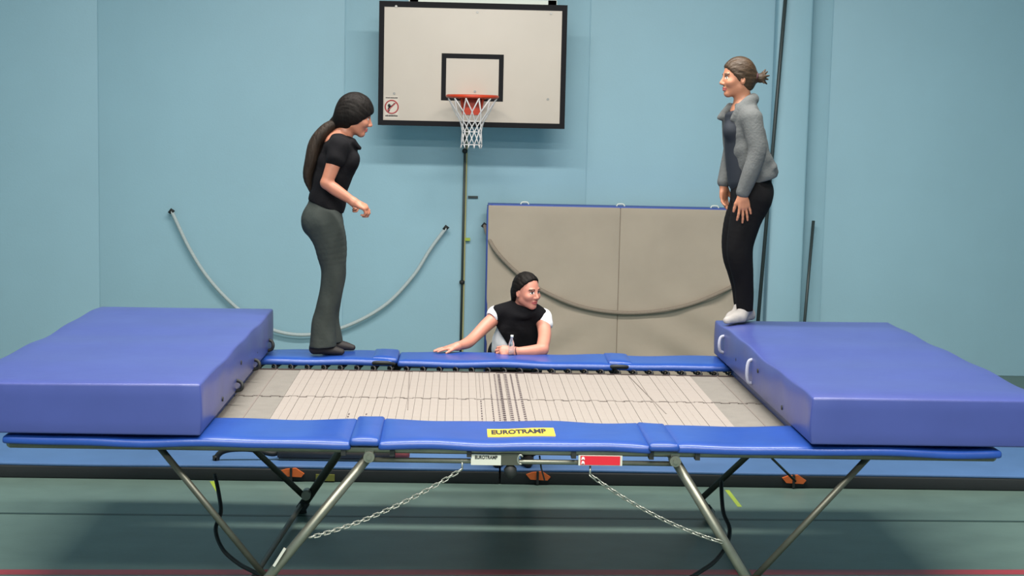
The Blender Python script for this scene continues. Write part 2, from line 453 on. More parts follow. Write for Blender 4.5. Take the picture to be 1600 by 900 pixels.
# ------------------------------------------------------------------ trampoline
TX0, TX1, TYN, TYF = -2.04, 2.53, 6.98, 9.72
TC = Vector(((TX0+TX1)/2, (TYN+TYF)/2, 0))
PADZ, BEDZ, RAILZ = 1.055, 1.0, 1.008
tr = thing('trampoline', 'large rectangular trampoline with blue frame pads, white bed and steel folding legs', 'trampoline', TC)
fr = MB(TC+Vector((0,0,RAILZ)))
YR0, YR1 = TYN+0.03, TYF-0.03
fr.tube([(TX0,YR0,RAILZ),(TX1,YR0,RAILZ)], 0.019, 12).tube([(TX0,YR1,RAILZ),(TX1,YR1,RAILZ)], 0.019, 12)
fr.tube([(TX0,YR0,RAILZ),(TX0,YR1,RAILZ)], 0.019, 12).tube([(TX1,YR0,RAILZ),(TX1,YR1,RAILZ)], 0.019, 12)
fr.build('frame', 'steel', tr)
HX0, HX1 = at(577, 714, YR0).x, at(1054, 716, YR0).x
for yy in (YR0, YR1):
    MB(((HX0+HX1)/2, yy, 0.957)).tube([(HX0,yy,0.957),(HX1,yy,0.957)], 0.012, 10).build('lower_rail', 'steel', tr)
    for hx_ in (HX0, HX1):
        h = MB((hx_, yy, 0.97))
        h.tube([(hx_,yy-0.035,0.975),(hx_,yy+0.035,0.975)], 0.026, 14).tube([(hx_,yy-0.042,0.975),(hx_,yy-0.035,0.975)], 0.012, 8)
        h.box(hx_-0.02, hx_+0.02, yy-0.02, yy+0.02, 0.955, 1.01)
        h.build('hinge', 'steel', tr)
def leg(a, b, r, m, foot=True, name='leg'):
    a, b = Vector(a), Vector(b); d = (b-a).normalized()
    o = MB((a+b)/2).tube([a, b], r, 12).build(name, m, tr)
    if foot: MB(b).tube([b-d*0.05, b, Vector((b.x,b.y,0.0))], [r+0.006, r+0.008, r+0.01], 12).build('rubber_foot', 'rubber', o)
    return o
def through(p, q, Y, zt, zb):
    """points at heights zt and zb on the line seen through two photo pixels in the plane of depth Y"""
    P, Q = at(p[0], p[1], Y), at(q[0], q[1], Y); d = (Q-P)/(Q.z-P.z)
    return P+d*(zt-P.z), P+d*(zb-P.z)
# near pair
YN, YF = YR0+0.02, YR1-0.02
LA = through((577,712), (427,893), YN, 0.97, 0.03); RA = through((1054,718), (1163,898), YN, 0.97, 0.03)
leg(LA[0], LA[1], 0.023, 'steel'); leg(RA[0], RA[1], 0.023, 'steel')
zb_ = at(415, 903, YN).z
a, b = through((332,800), (408,893), YN+0.04, 0.99, zb_); leg(a, b, 0.016, 'steel_dark', False, 'brace')
a, b = through((1270,806), (1186,895), YN+0.04, 0.99, zb_-0.01); leg(a, b, 0.016, 'steel_dark', False, 'brace')
# far pair
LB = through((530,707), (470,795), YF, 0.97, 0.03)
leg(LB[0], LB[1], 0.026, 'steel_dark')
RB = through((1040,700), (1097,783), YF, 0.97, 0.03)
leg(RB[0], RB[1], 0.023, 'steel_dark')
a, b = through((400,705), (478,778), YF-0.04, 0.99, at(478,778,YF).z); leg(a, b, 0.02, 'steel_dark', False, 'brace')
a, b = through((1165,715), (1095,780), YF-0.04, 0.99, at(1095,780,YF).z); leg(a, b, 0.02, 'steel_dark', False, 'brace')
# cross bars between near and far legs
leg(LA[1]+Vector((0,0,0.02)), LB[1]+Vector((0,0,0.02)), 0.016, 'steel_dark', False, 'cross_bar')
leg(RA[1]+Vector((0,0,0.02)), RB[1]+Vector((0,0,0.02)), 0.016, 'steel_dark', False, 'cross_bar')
a, b = at(428, 884, YR0-0.005), at(445, 857, YR0-0.005)
MB((a+b)/2).bar(a, b, 0.012, 0.02, (0,1,0)).build('leg_bracket', 'label_silver', tr)
p = at(479, 772, YR1-0.06)
MB(p).tube([p+Vector((0,-0.05,0)), p+Vector((0,0.05,0))], 0.03, 12).build('joint', 'steel', tr)
# thin rods at the right
a, b = at(1206, 716, 9.4), at(1243, 752, 9.5)
MB(a).tube([a, b], 0.008, 8).build('thin_strut', 'steel_dark', tr)
# hanging rubber hoses
for pix in ([(336,742),(342,772),(345,800),(337,828),(348,858),(372,880),(394,892),(420,905)], [(1127,752),(1128,780),(1131,803),(1140,826),(1135,852),(1118,876),(1096,892),(1075,905)]):
    pts = bez([at(x, y, 8.9-0.15*i) for i, (x, y) in enumerate(pix)], 6)
    MB(pts[0]).tube(pts, 0.012, 8).build('hanging_strap', 'rubber', tr)
# chains
link = MB(); link.tube([(0.017*math.copysign(1,math.cos(t))*(1 if abs(math.cos(t))>1e-6 else 0)*0.55+0.008*math.cos(t), 0.0085*math.sin(t), 0) for t in [k*2*math.pi/12+0.01 for k in range(12)]], 0.0032, 5, closed=True)
link_me = link.mesh('chain_link')
link_me.materials.append(MT['chain'])
for (pa, pb) in (((722,733),(484,840)), ((922,742),(1128,847))):
    A, B = at(pa[0], pa[1], YR0-0.01), at(pb[0], pb[1], YR0-0.02)
    L = (B-A).length; n = int(L/0.0245)
    ch = MB(A).tube([A+Vector((0,0.01,0.04)), A+Vector((0,0,0.02)), A], 0.005, 6).build('chain', 'chain', tr)
    cl = world_loc(ch)
    prev = A
    for i in range(n):
        def cp(u): return A.lerp(B, u) + Vector((0,0,-0.035*4*u*(1-u)))
        p, q = cp(i/n), cp((i+1)/n)
        o = obj('chain_link', link_me, None, ch, (p+q)/2 - cl)
        X = (q-p).normalized(); Yv = Vector((0,1,0)); Z = X.cross(Yv).normalized(); Yv = Z.cross(X)
        R = Matrix((X, Yv, Z)).transposed()
        o.rotation_euler = (R @ Matrix.Rotation((i % 2)*math.pi/2 + 0.5, 3, 'X')).to_euler()
# plates between the rails
def plate(name, x0, x1, y0, y1, m, label=None, Y=YR0-0.02):
    a, b = at(x0, y0, Y), at(x1, y1, Y)
    return MB((a+b)/2).box(a.x, b.x, Y-0.002, Y+0.002, b.z, a.z).build(name, m, tr, label), (a+b)/2
o, pc = plate('silver_nameplate', 736, 783, 710, 727, 'label_silver', 'silver nameplate with dark lettering')
text_mesh('nameplate_lettering', 'EUROTRAMP', 0.022, 'ink', o, pc+Vector((0,-0.003,0.012)), (math.pi/2,0,0), sx=0.82, bold=0.0006)
plate('dark_plate', 783, 811, 709, 727, 'steel_dark')
o, pc = plate('red_nameplate', 904, 972, 711, 728, 'label_silver', 'red label with two white pictograms')
MB(pc).box(pc.x-0.093, pc.x+0.092, pc.y-0.004, pc.y, pc.z-0.021, pc.z+0.021).build('red_field', 'label_red', o)
ic = MB(pc)
for dz in (-0.010, 0.010):
    disc(ic, pc.x-0.081, pc.z+dz, 0.007, 0.0075, pc.y-0.005, 0.001)
    ic.box(pc.x-0.089, pc.x-0.073, pc.y-0.006, pc.y-0.004, pc.z+dz-0.007, pc.z+dz-0.004)
ic.build('white_pictograms', 'white_ink', o)
# hook on the lower rail and cable with lump below the dark plate
p = at(813, 718, YR0-0.02)
MB(p).tube([p+Vector((0.012*math.cos(t), 0, 0.022*math.sin(t))) for t in [0.6+k*0.42 for k in range(12)]], 0.005, 6).build('rail_hook', 'chain', tr)
p = at(797, 732, YR0)
MB(p).tube([p+Vector((0,0,0.02)), p+Vector((0,0,0)), p+Vector((0.005,0,-0.03)), p+Vector((0.002,0,-0.045))], [0.012,0.03,0.028,0.01], 12).build('transport_catch', 'rubber', tr)
a, b = at(843, 712, YR0+0.03), at(851, 751, YR0+0.03)
MB(a).tube([a, (a+b)/2+Vector((-0.004,0,0)), b], 0.004, 6).build('hanging_cord', 'rubber', tr)
# straps of the pads round the rail
stme = MB().box(-0.011,0.011,-0.026,0.026,-0.028,0.026).mesh('pad_strap')
for x in (537, 613, 733, 896, 1017, 1089):
    p = at(x, 710, YR0)
    obj('pad_strap', stme, 'rubber', tr, Vector((p.x, YR0, RAILZ)) - TC)

# bed
BX0, BX1, BY0, BY1 = -1.50, 1.99, 7.46, 9.24
bed = MB(((BX0+BX1)/2, TC.y, BEDZ)).box(-0.94,1.43,BY0,BY1,BEDZ-0.012,BEDZ-0.008).build('bed', 'stitch', tr)
WX0, WX1 = -0.94, 1.43
NW = 56; ww = (WX1-WX0)/NW
me1 = MB().box(-ww/2+0.0008, ww/2-0.0008, BY0-TC.y, BY1-TC.y, -0.008, 0.0).mesh('webbing_strip')
for i in range(NW):
    o = obj('webbing_strip', me1, 'bed', bed, Vector((WX0+(i+0.5)*ww, TC.y, BEDZ + 0.0012*math.sin(i*2.4))) - world_loc(bed))
for x0, x1 in ((BX0, WX0), (WX1, BX1)):
    MB(((x0+x1)/2,TC.y,BEDZ)).box(x0, x1-0.002, BY0, BY1, BEDZ-0.01, BEDZ-0.002).build('grey_end_panel', 'bed_grey', bed)
    for k in range(4):
        xx = x0+(x1-x0)*(0.15+0.2*k) if x0 < 0 else x0+(x1-x0)*(0.3+0.2*k)
        MB((xx,TC.y,BEDZ)).box(xx-0.004, xx+0.004, BY0, BY1, BEDZ-0.003, BEDZ+0.0005).build('end_seam', 'stitch', bed)
for yy in (BY0, BY1):
    MB((TC.x,yy,BEDZ)).box(BX0, BX1, yy-0.012, yy+0.012, BEDZ-0.012, BEDZ+0.003).build('edge_band', 'bed_edge', bed)
sm = MB((TC.x, TC.y, BEDZ)); x = BX0+0.05; k = 0
ym = 8.35
while x < BX1-0.05:
    x2 = x+ww*1.15; yy = ym + (0.010 if k % 2 else -0.010)
    sm.box(x, x2, yy-0.004, yy+0.004, BEDZ, BEDZ+0.0025); sm.box(x2-0.003, x2+0.003, ym-0.014, ym+0.014, BEDZ, BEDZ+0.0025)
    x = x2; k += 1
sm.build('centre_seam', 'stitch', bed)
dm = MB((0.25, TC.y, BEDZ))
for xx, w_, st_, y0, y1 in ((0.14,0.003,0.07,7.5,8.3),(0.2,0.003,0.06,7.5,8.5),(0.232,0.005,0.05,7.5,9.2),(0.258,0.0075,0.055,7.5,9.2),(0.298,0.0075,0.055,7.5,9.2),(0.33,0.005,0.05,7.5,9.2),(0.365,0.0055,0.06,7.5,9.2),(-0.55,0.0035,0.07,7.5,7.9),(-0.46,0.0035,0.07,7.5,7.9)):
    y = y0
    while y < y1:
        dm.box(xx-w_, xx+w_, y, y+st_*0.45, BEDZ+0.0005, BEDZ+0.003); y += st_
dots = dm.build('stitched_marks', 'dots', bed); dots['kind'] = 'stuff'
ln = MB((0.25, TC.y, BEDZ))
for xx in (0.14, 0.2, 0.365, 0.43, 0.5):
    ln.box(xx-0.0015, xx+0.0015, 8.4, 9.2, BEDZ+0.0005, BEDZ+0.002)
for xa, xb in ((1.05, 1.12), (-0.28,-0.25)):
    ln.bar((xa, 9.2, BEDZ+0.002), (xb, 8.0, BEDZ+0.002), 0.005, 0.002)
ln.build('thin_seams', 'stitch', bed)

# springs along both long sides
sp_pts = []
L = 0.40
for k in range(61):
    u = k/60; a = u*2*math.pi*7
    r = 0.014 if 0.08 < u < 0.92 else 0.002
    sp_pts.append((r*math.cos(a), u*L, r*math.sin(a)))
spring_me = MB().tube(sp_pts, 0.0075, 4, cap=False).mesh('spring'); spring_me.materials.append(MT['spring'])
n = 34
for i in range(n):
    x = -1.42 + i*(1.91+1.42)/(n-1)
    o = obj('spring', spring_me, None, tr, Vector((x, BY1+0.01, BEDZ-0.003)) - TC)
    o.rotation_euler = (0.03, 0, 0.10*math.copysign(1, x-0.25)*min(1, abs(x-0.25)*3))
    o = obj('spring', spring_me, None, tr, Vector((x, BY0-0.01, BEDZ-0.003)) - TC)
    o.rotation_euler = (0.03, 0, math.pi)
    o.scale = (1, 0.98, 1)

# pads
def pad(name, x0, x1, y0, y1, z1, t, seed, amp=0.006, parent=tr, m='pad', lift=0.0):
    rnd = random.Random(seed); ph = [rnd.uniform(0, 6.28) for _ in range(4)]; fq = [rnd.uniform(5, 9), rnd.uniform(11, 16)]
    hx_, hy_ = (x1-x0)/2, (y1-y0)/2
    def d(x, y, z):
        v = amp*(math.sin(fq[0]*x+ph[0]+3*y)*0.6 + math.sin(fq[1]*x+ph[1]-5*y)*0.35)
        e = max(0, 1-min(hx_-abs(x), hy_-abs(y))/0.06)
        v -= 0.012*e*e
        return (0, 0.006*math.sin(3.1*x+ph[2]), v + lift)
    nx = max(3, int((x1-x0)/0.035))
    return rbox(name, ((x0+x1)/2, (y0+y1)/2, z1-t/2), (hx_, hy_, t/2), min(0.014, t/2.2), (nx, 12, 1), m, parent, disp=d)
NI = 7.50; FI = 9.34
pad('frame_pad', TX0-0.03, -0.478, TYN-0.01, NI, PADZ, 0.036, 1)
main_pad = pad('frame_pad', -0.352, 0.915, TYN-0.01, NI+0.01, PADZ+0.002, 0.036, 2)
pad('frame_pad', 1.03, TX1+0.03, TYN-0.01, NI-0.02, PADZ, 0.036, 3)
pad('joint_pad', -0.485, -0.345, TYN-0.016, NI+0.03, PADZ+0.010, 0.034, 4, 0.008)
pad('joint_pad', 0.90, 1.045, TYN-0.016, NI+0.005, PADZ+0.012, 0.034, 5, 0.010)
pad('frame_pad', TX0-0.03, -0.39, FI, TYF+0.01, PADZ, 0.036, 6)
pad('frame_pad', -0.36, 0.965, FI-0.01, TYF+0.01, PADZ, 0.036, 7)
pad('frame_pad', 0.99, TX1+0.03, FI, TYF+0.01, PADZ, 0.036, 8)
pad('joint_pad', -0.52, -0.36, FI+0.03, TYF+0.015, PADZ+0.011, 0.034, 9)
pad('joint_pad', 0.94, 1.10, FI+0.03, TYF+0.015, PADZ+0.011, 0.034, 10)
for xx in (-0.46, 1.0):
    MB((xx,FI+0.02,PADZ)).tube(bez([(xx-0.07,FI+0.03,PADZ-0.035),(xx-0.03,FI-0.01,PADZ-0.02),(xx+0.04,FI-0.01,PADZ-0.02),(xx+0.08,FI+0.03,PADZ-0.035)],5), [0.012]*16, 8).build('hinge_cover', 'rubber', tr)
pad('end_pad', TX0-0.03, -1.21, NI+0.002, FI-0.002, PADZ-0.002, 0.05, 11, 0.002)
pad('end_pad', 1.70, TX1+0.03, NI-0.018, FI-0.002, PADZ-0.002, 0.05, 12, 0.002)

# yellow maker's patch on the near pad, following its surface
def drape(o_):
    me = o_.data; n = len(me.vertices); c_ = np.empty(n*3); me.vertices.foreach_get('co', c_); c_ = c_.reshape(n, 3) + np.array(world_loc(o_))
    c_ = c_[c_[:, 2] > PADZ-0.02]
    def h(x, y):
        d = (c_[:, 0]-x)**2 + (c_[:, 1]-y)**2; k = np.argsort(d)[:6]; w_ = 1/(d[k]+1e-5)
        return float((c_[k, 2]*w_).sum()/w_.sum())
    return h
surf = drape(main_pad)
pc = atz(814, 675.5, PADZ+0.004); pw, pd = 0.160, 0.086
N, Mv = 16, 4; vs = []; fs = []
for t_ in (0.003, -0.004):
    for i in range(N+1):
        for k in range(Mv+1):
            x_, y_ = pc.x+(-1+2*i/N)*pw, pc.y+(-1+2*k/Mv)*pd
            vs.append((x_, y_, surf(x_, y_)+t_))
W_ = Mv+1; o_ = (N+1)*W_
for i in range(N):
    for k in range(Mv):
        q = (i*W_+k, (i+1)*W_+k, (i+1)*W_+k+1, i*W_+k+1); fs.append(q); fs.append(tuple(v+o_ for v in reversed(q)))
rim_ = [i*W_ for i in range(N+1)] + [N*W_+k for k in range(1, W_)] + [i*W_+Mv for i in range(N-1, -1, -1)] + [k for k in range(Mv-1, 0, -1)]
fs += [(rim_[i], rim_[i-1], rim_[i-1]+o_, rim_[i]+o_) for i in range(len(rim_))]
patch = MB(pc).add(vs, fs).build('maker_patch', 'label_yellow', tr, 'yellow patch with black lettering')
tx = text_mesh('patch_lettering', 'EUROTRAMP', 0.125, 'ink', patch, (pc.x-0.012, pc.y+0.004, pc.z), (0,0,0), 0.0005, sx=0.36, bold=0.0055)
wl = world_loc(tx)
for v in tx.data.vertices:
    v.co.z = surf(v.co.x+wl.x, v.co.y+wl.y) + 0.0042 - wl.z + v.co.z

# ------------------------------------------------------------------ end mats
def end_mat(label, x0, x1, ztop, seed, handles, hm, inner):
    z0 = PADZ+0.012
    cx, cy, cz = (x0+x1)/2, (TYN+TYF)/2-0.01, (z0+ztop)/2
    t = thing('end_deck_mat', label, 'mat', (cx, cy, z0))
    rnd = random.Random(seed); p1, p2, p3 = [rnd.uniform(0, 6) for _ in range(3)]
    hx_, hy_, hz_ = (x1-x0)/2, (TYF-TYN)/2+0.01, (ztop-z0)/2
    def d(x, y, z):
        k = (z+hz_)/(2*hz_)
        dz = k*(0.006*math.sin(4.3*y+p1)*math.cos(2*x+p2) + 0.004*math.sin(9*y+p3))
        e = max(0, 1-min(hx_-abs(x), hy_-abs(y))/0.12); dz -= 0.008*k*e*e
        dx = 0.0
        if abs(x) > hx_*0.9: dx = math.copysign(0.010*math.sin(6*y+p2)*math.sin(math.pi*k), x)
        return (dx, 0, dz)
    body = rbox('mat_body', (cx,cy,cz), (hx_,hy_,hz_), 0.011, (12,36,4), 'mat_blue', t, disp=d)
    sgn = 1 if inner == x1 else -1
    for (px_, py_, up, dn) in handles:
        s_ = F_PX/ (px_) if False else None
        Y = py_; xs = inner + sgn*0.012
        pts = bez([(xs-sgn*0.02,Y,up),(xs+sgn*0.012,Y-0.004,up-0.01),(xs+sgn*0.022,Y-0.012,(up+dn)/2),(xs+sgn*0.012,Y-0.008,dn+0.01),(xs-sgn*0.02,Y,dn)],6)
        MB(pts[0]).tube(pts, 0.010, 8).build('carry_handle', hm, t)
    for Y, z in ((7.6,1.12),(8.25,1.2),(8.9,1.16)):
        MB((inner,Y,z)).tube([(inner-sgn*0.01,Y,z),(inner+sgn*0.008,Y,z)], 0.012, 10).build('air_vent', 'rubber', t)
    return t
end_mat('thick blue end mat lying on the trampoline left of the person in the black top', -2.25, -1.165, 1.315, 21,
        [(0,9.45,1.15,1.08),(0,8.8,1.13,1.07),(0,8.1,1.13,1.07)], 'rubber', -1.165)
end_mat('thick blue end mat on which the person in the grey jacket stands', 1.655, 2.78, 1.295, 22,
        [(0,9.35,1.235,1.13),(0,8.42,1.235,1.10)], 'handle_grey', 1.655)

# ------------------------------------------------------------------ landing mats and things behind the trampoline
LY = atz(800, 757, 0).y
for (x0, x1, lab) in ((-4.4, 0.315, 'long low blue landing mat with black base, left of the pair behind the trampoline'), (0.325, 5.0, 'long low blue landing mat with black base, right of the pair behind the trampoline')):
    cx = (x0+x1)/2
    t = thing('landing_mat', lab, 'mat', (cx, LY+1.0, 0))
    rbox('mat_base', (cx,LY+1.0,0.044), ((x1-x0)/2,1.0,0.044), 0.01, (6,4,1), 'mat_black', t)
    rbox('mat_top', (cx,LY+1.0,0.098), ((x1-x0)/2,0.995,0.0105), 0.008, (20,8,2), 'mat_low', t, disp=lambda x,y,z: (0,0.006*math.sin(3*x),0.002*math.sin(2.2*x+y)))
    for px_ in (455, 840, 1240):
        p = at(px_, 743, LY-0.01)
        if x0 < p.x < x1:
            MB((p.x,LY-0.01,0.10)).prism([(p.x-0.08,LY-0.012,0.075),(p.x-0.05,LY-0.012,0.04),(p.x+0.07,LY-0.012,0.035),(p.x+0.09,LY-0.012,0.06),(p.x+0.03,LY-0.012,0.098),(p.x-0.04,LY-0.012,0.09)], (0,0.014,0), (0,-0.004,0)).build('orange_tab', 'orange_tag', t)
            MB((p.x,LY-0.02,0.10)).box(p.x-0.008, p.x+0.008, LY-0.028, LY, 0.008, 0.10).build('tab_strap', 'rubber', t)
    p = at(507, 746, LY-0.01)
    if x0 < p.x < x1:
        MB((p.x,LY-0.01,0.05)).box(p.x-0.06, p.x+0.07, LY-0.014, LY+0.002, 0.010, 0.055).build('olive_label', mat('olive_label', (104,104,40), 0.6), t)
a, b = at(434, 714, LY+0.2), at(640, 716, LY+0.2)
rz = 0.112+0.060
rl = thing('rolled_mat', 'dark rolled-up mat lying on the blue landing mat under the trampoline', 'mat', (a.x, LY+0.2, 0.109))
n = 64; sp_ = []
for k in range(n):
    an = k/n*2*math.pi*3.5; r = 0.012+0.046*k/n
    sp_.append((r*math.cos(an), r*math.sin(an)))
m_ = MB((a.x,LY+0.2,rz)); vs = []; fs = []
for (yy, zz) in sp_:
    for xx in (a.x, b.x-0.1): vs.append((xx, LY+0.2+yy, rz+zz))
for k in range(n-1): fs.append((2*k, 2*k+1, 2*k+3, 2*k+2))
m_.add(vs, fs, True)
m_.tube([(a.x+0.01,LY+0.2,rz),(b.x-0.11,LY+0.2,rz)], 0.055, 20)
m_.build('roll', 'roll', rl)
m_ = MB((b.x,LY+0.2,rz)); m_.tube([(b.x-0.1,LY+0.2,rz),(b.x-0.02,LY+0.2,rz),(b.x,LY+0.2,rz)], [0.057,0.055,0.03], 18); m_.build('faded_red_end', 'pink', rl, 'faded red end')
pts = bez([at(337,728,LY+0.15), at(340,712,LY+0.15), at(356,703,LY+0.15), at(392,702,LY+0.16), at(425,709,LY+0.18), Vector((a.x+0.02,LY+0.2,rz))], 6)
pts[0] = Vector((pts[0].x, pts[0].y, 0.142))
MB(pts[0]).tube(pts, [0.022]*6+[0.02]*(len(pts)-6), 10).build('carry_strap', 'rubber', rl)
# ------------------------------------------------------------------ people: smooth implicit surfaces meshed once
class Field:
    def __init__(s, vox=0.005): s.ops = []; s.vox = vox; s.lo = Vector((1e9,)*3); s.hi = Vector((-1e9,)*3)
    def _bb(s, lo, hi):
        for i in range(3): s.lo[i] = min(s.lo[i], lo[i]); s.hi[i] = max(s.hi[i], hi[i])
    def cone(s, a, b, ra, rb, k=0.02, sq=None):
        """tapered capsule; sq = (unit axis, factor) widens it along that axis"""
        a, b = Vector(a), Vector(b); m = max(ra, rb)*(max(1.0, sq[1]) if sq else 1.0)
        lo = [min(a[i], b[i])-m for i in range(3)]; hi = [max(a[i], b[i])+m for i in range(3)]
        s._bb(lo, hi); s.ops.append(('cone', lo, hi, k, a, b, ra, rb, sq)); return s
    def chain(s, pts, rs, k=0.02, sq=None):
        pts = [Vector(p) for p in pts]; n = 4 if len(pts) > 2 else 1
        if n > 1:
            P = bez(pts, n); R4 = bez([(r, 0, 0) for r in rs], n); pts = P; rs = [max(v.x, 0.003) for v in R4]
        m = max(rs)*(max(1.0, sq[1]) if sq else 1.0)
        lo = [min(p[i] for p in pts)-m for i in range(3)]; hi = [max(p[i] for p in pts)+m for i in range(3)]
        s._bb(lo, hi); s.ops.append(('chain', lo, hi, k, pts, rs, sq)); return s
    def ell(s, c, r, R=None, k=0.02):
        c = Vector(c); R = R or Matrix.Identity(3); m = max(r)
        lo = [c[i]-m for i in range(3)]; hi = [c[i]+m for i in range(3)]
        s._bb(lo, hi); s.ops.append(('ell', lo, hi, k, c, r, R)); return s
    def cut(s, p, n, k=0.004):
        """remove everything on the side n points to"""
        s.ops.append(('cut', None, None, k, Vector(p), Vector(n).normalized())); return s
    def sub(s, c, r, R=None, k=0.01):
        s.ops.append(('sub', None, None, k, Vector(c), r, R or Matrix.Identity(3))); return s
    def wrinkle(s, fn): s.ops.append(('wr', None, None, 0, fn)); return s
    @staticmethod
    def seg(X, Y, Z, a, b, ra, rb, sq):
        px, py, pz = X-a.x, Y-a.y, Z-a.z; d = b-a; sc = 1.0
        if sq:
            ux, f = sq; t = (px*ux[0]+py*ux[1]+pz*ux[2])*(1-1/f)
            px, py, pz = px-t*ux[0], py-t*ux[1], pz-t*ux[2]
            t = (d.x*ux[0]+d.y*ux[1]+d.z*ux[2])*(1-1/f); d = Vector((d.x-t*ux[0], d.y-t*ux[1], d.z-t*ux[2]))
        h_ = np.clip((px*d.x+py*d.y+pz*d.z)/max(d.length_squared, 1e-9), 0, 1)
        return np.sqrt((px-h_*d.x)**2+(py-h_*d.y)**2+(pz-h_*d.z)**2) - (ra+(rb-ra)*h_)
    def eval(s):
        v = s.vox; pad = 4*v
        lo = np.array([x-pad for x in s.lo]); hi = np.array([x+pad for x in s.hi])
        n = np.ceil((hi-lo)/v).astype(int)+1
        ax = [lo[i]+v*np.arange(n[i]) for i in range(3)]
        F = np.full(n, 0.5, np.float32)
        def coords(sl): return np.meshgrid(*[ax[i][sl[i]] for i in range(3)], indexing='ij', sparse=True)
        for op in s.ops:
            kind, l, h, k = op[:4]
            if l is not None:
                mg = k+3*v
                sl = tuple(slice(max(0, int((l[i]-mg-lo[i])/v)), min(n[i], int((h[i]+mg-lo[i])/v)+2)) for i in range(3))
            elif kind == 'sub':
                c, r = op[4], op[5]; m = max(r)+k+2*v
                sl = tuple(slice(max(0, int((c[i]-m-lo[i])/v)), max(0, min(n[i], int((c[i]+m-lo[i])/v)+2))) for i in range(3))
            else: sl = tuple(slice(0, n[i]) for i in range(3))
            X, Y, Z = coords(sl); G = F[sl]
            if G.size == 0: continue
            if kind == 'chain':
                pts, rs, sq = op[4:]; D = None
                for q_ in range(len(pts)-1):
                    d1 = s.seg(X, Y, Z, pts[q_], pts[q_+1], rs[q_], rs[q_+1], sq)
                    D = d1 if D is None else np.minimum(D, d1)
            elif kind == 'cone':
                D = s.seg(X, Y, Z, *op[4:])
            elif kind in ('ell', 'sub'):
                c, r, R = op[4:7]
                px, py, pz = X-c.x, Y-c.y, Z-c.z
                q = [(px*R[0][i]+py*R[1][i]+pz*R[2][i])/r[i] for i in range(3)]
                k0 = np.sqrt(q[0]**2+q[1]**2+q[2]**2)
                k1 = np.sqrt((q[0]/r[0])**2+(q[1]/r[1])**2+(q[2]/r[2])**2)+1e-9
                D = k0*(k0-1)/k1
            elif kind == 'cut':
                p, nn = op[4:6]; D = (X-p.x)*nn.x+(Y-p.y)*nn.y+(Z-p.z)*nn.z
            elif kind == 'wr':
                F[sl] = G + op[4](X, Y, Z).astype(np.float32); continue
            D = D.astype(np.float32)
            if kind in ('cone', 'ell', 'chain'):
                hh = np.maximum(k-np.abs(G-D), 0)/k
                F[sl] = np.minimum(G, D) - hh*hh*k*0.25
            else:
                if kind == 'sub': D = -D
                hh = np.maximum(k-np.abs(G-D), 0)/k
                F[sl] = np.maximum(G, D) + hh*hh*k*0.25
        return F, lo, v
    def mesh(s, name, org):
        F, lo, v = s.eval()
        ins = F < 0
        n = F.shape
        corners = [(i,j,k) for i in (0,1) for j in (0,1) for k in (0,1)]
        def sub(A, c): return A[c[0]:n[0]-1+c[0], c[1]:n[1]-1+c[1], c[2]:n[2]-1+c[2]]
        cnt = sum(sub(ins, c).astype(np.int8) for c in corners)
        act = (cnt > 0) & (cnt < 8)
        ids = np.full(act.shape, -1, np.int64); I = np.argwhere(act); ids[act] = np.arange(len(I))
        vals = {c: sub(F, c)[act] for c in corners}
        P = np.zeros((len(I), 3)); W = np.zeros(len(I))
        for a in range(3):
            for c in corners:
                if c[a]: continue
                d = list(c); d[a] = 1; d = tuple(d)
                f0, f1 = vals[c], vals[d]; m = (f0 < 0) != (f1 < 0)
                t = np.where(m, f0/np.where(m, f0-f1, 1), 0)
                q = np.tile(np.array(c, float), (len(I), 1)); q[:, a] += t
                P += q*m[:, None]; W += m
        P = lo + v*(I + P/W[:, None]) - np.array(org)
        quads = []
        for a in range(3):
            b, c = (a+1) % 3, (a+2) % 3
            sl0 = [slice(None)]*3; sl1 = [slice(None)]*3
            sl0[a] = slice(0, n[a]-1); sl1[a] = slice(1, n[a])
            e = ins[tuple(sl0)] != ins[tuple(sl1)]
            E = np.argwhere(e)
            E = E[(E[:, b] > 0) & (E[:, c] > 0) & (E[:, b] < n[b]-1) & (E[:, c] < n[c]-1)]
            if len(E) == 0: continue
            def g(db, dc):
                q = E.copy(); q[:, b] -= db; q[:, c] -= dc
                return ids[q[:, 0], q[:, 1], q[:, 2]]
            Q = np.stack([g(1,1), g(0,1), g(0,0), g(1,0)], 1)
            fl = ~ins[E[:, 0], E[:, 1], E[:, 2]]
            Q[fl] = Q[fl][:, ::-1]
            quads.append(Q)
        Q = np.concatenate(quads); Q = Q[(Q >= 0).all(1)]
        me = bpy.data.meshes.new(name)
        me.vertices.add(len(P)); me.vertices.foreach_set('co', P.astype(np.float32).ravel())
        me.loops.add(len(Q)*4); me.loops.foreach_set('vertex_index', Q.astype(np.int32).ravel())
        me.polygons.add(len(Q)); me.polygons.foreach_set('loop_start', np.arange(0, len(Q)*4, 4, dtype=np.int32))
        me.polygons.foreach_set('use_smooth', np.ones(len(Q), bool))
        me.update(calc_edges=True); me.validate()
        return me
    def build(s, name, m, root, label=None):
        me = s.mesh(name, world_loc(root))
        return obj(name, me, m, root, (0,0,0), label)

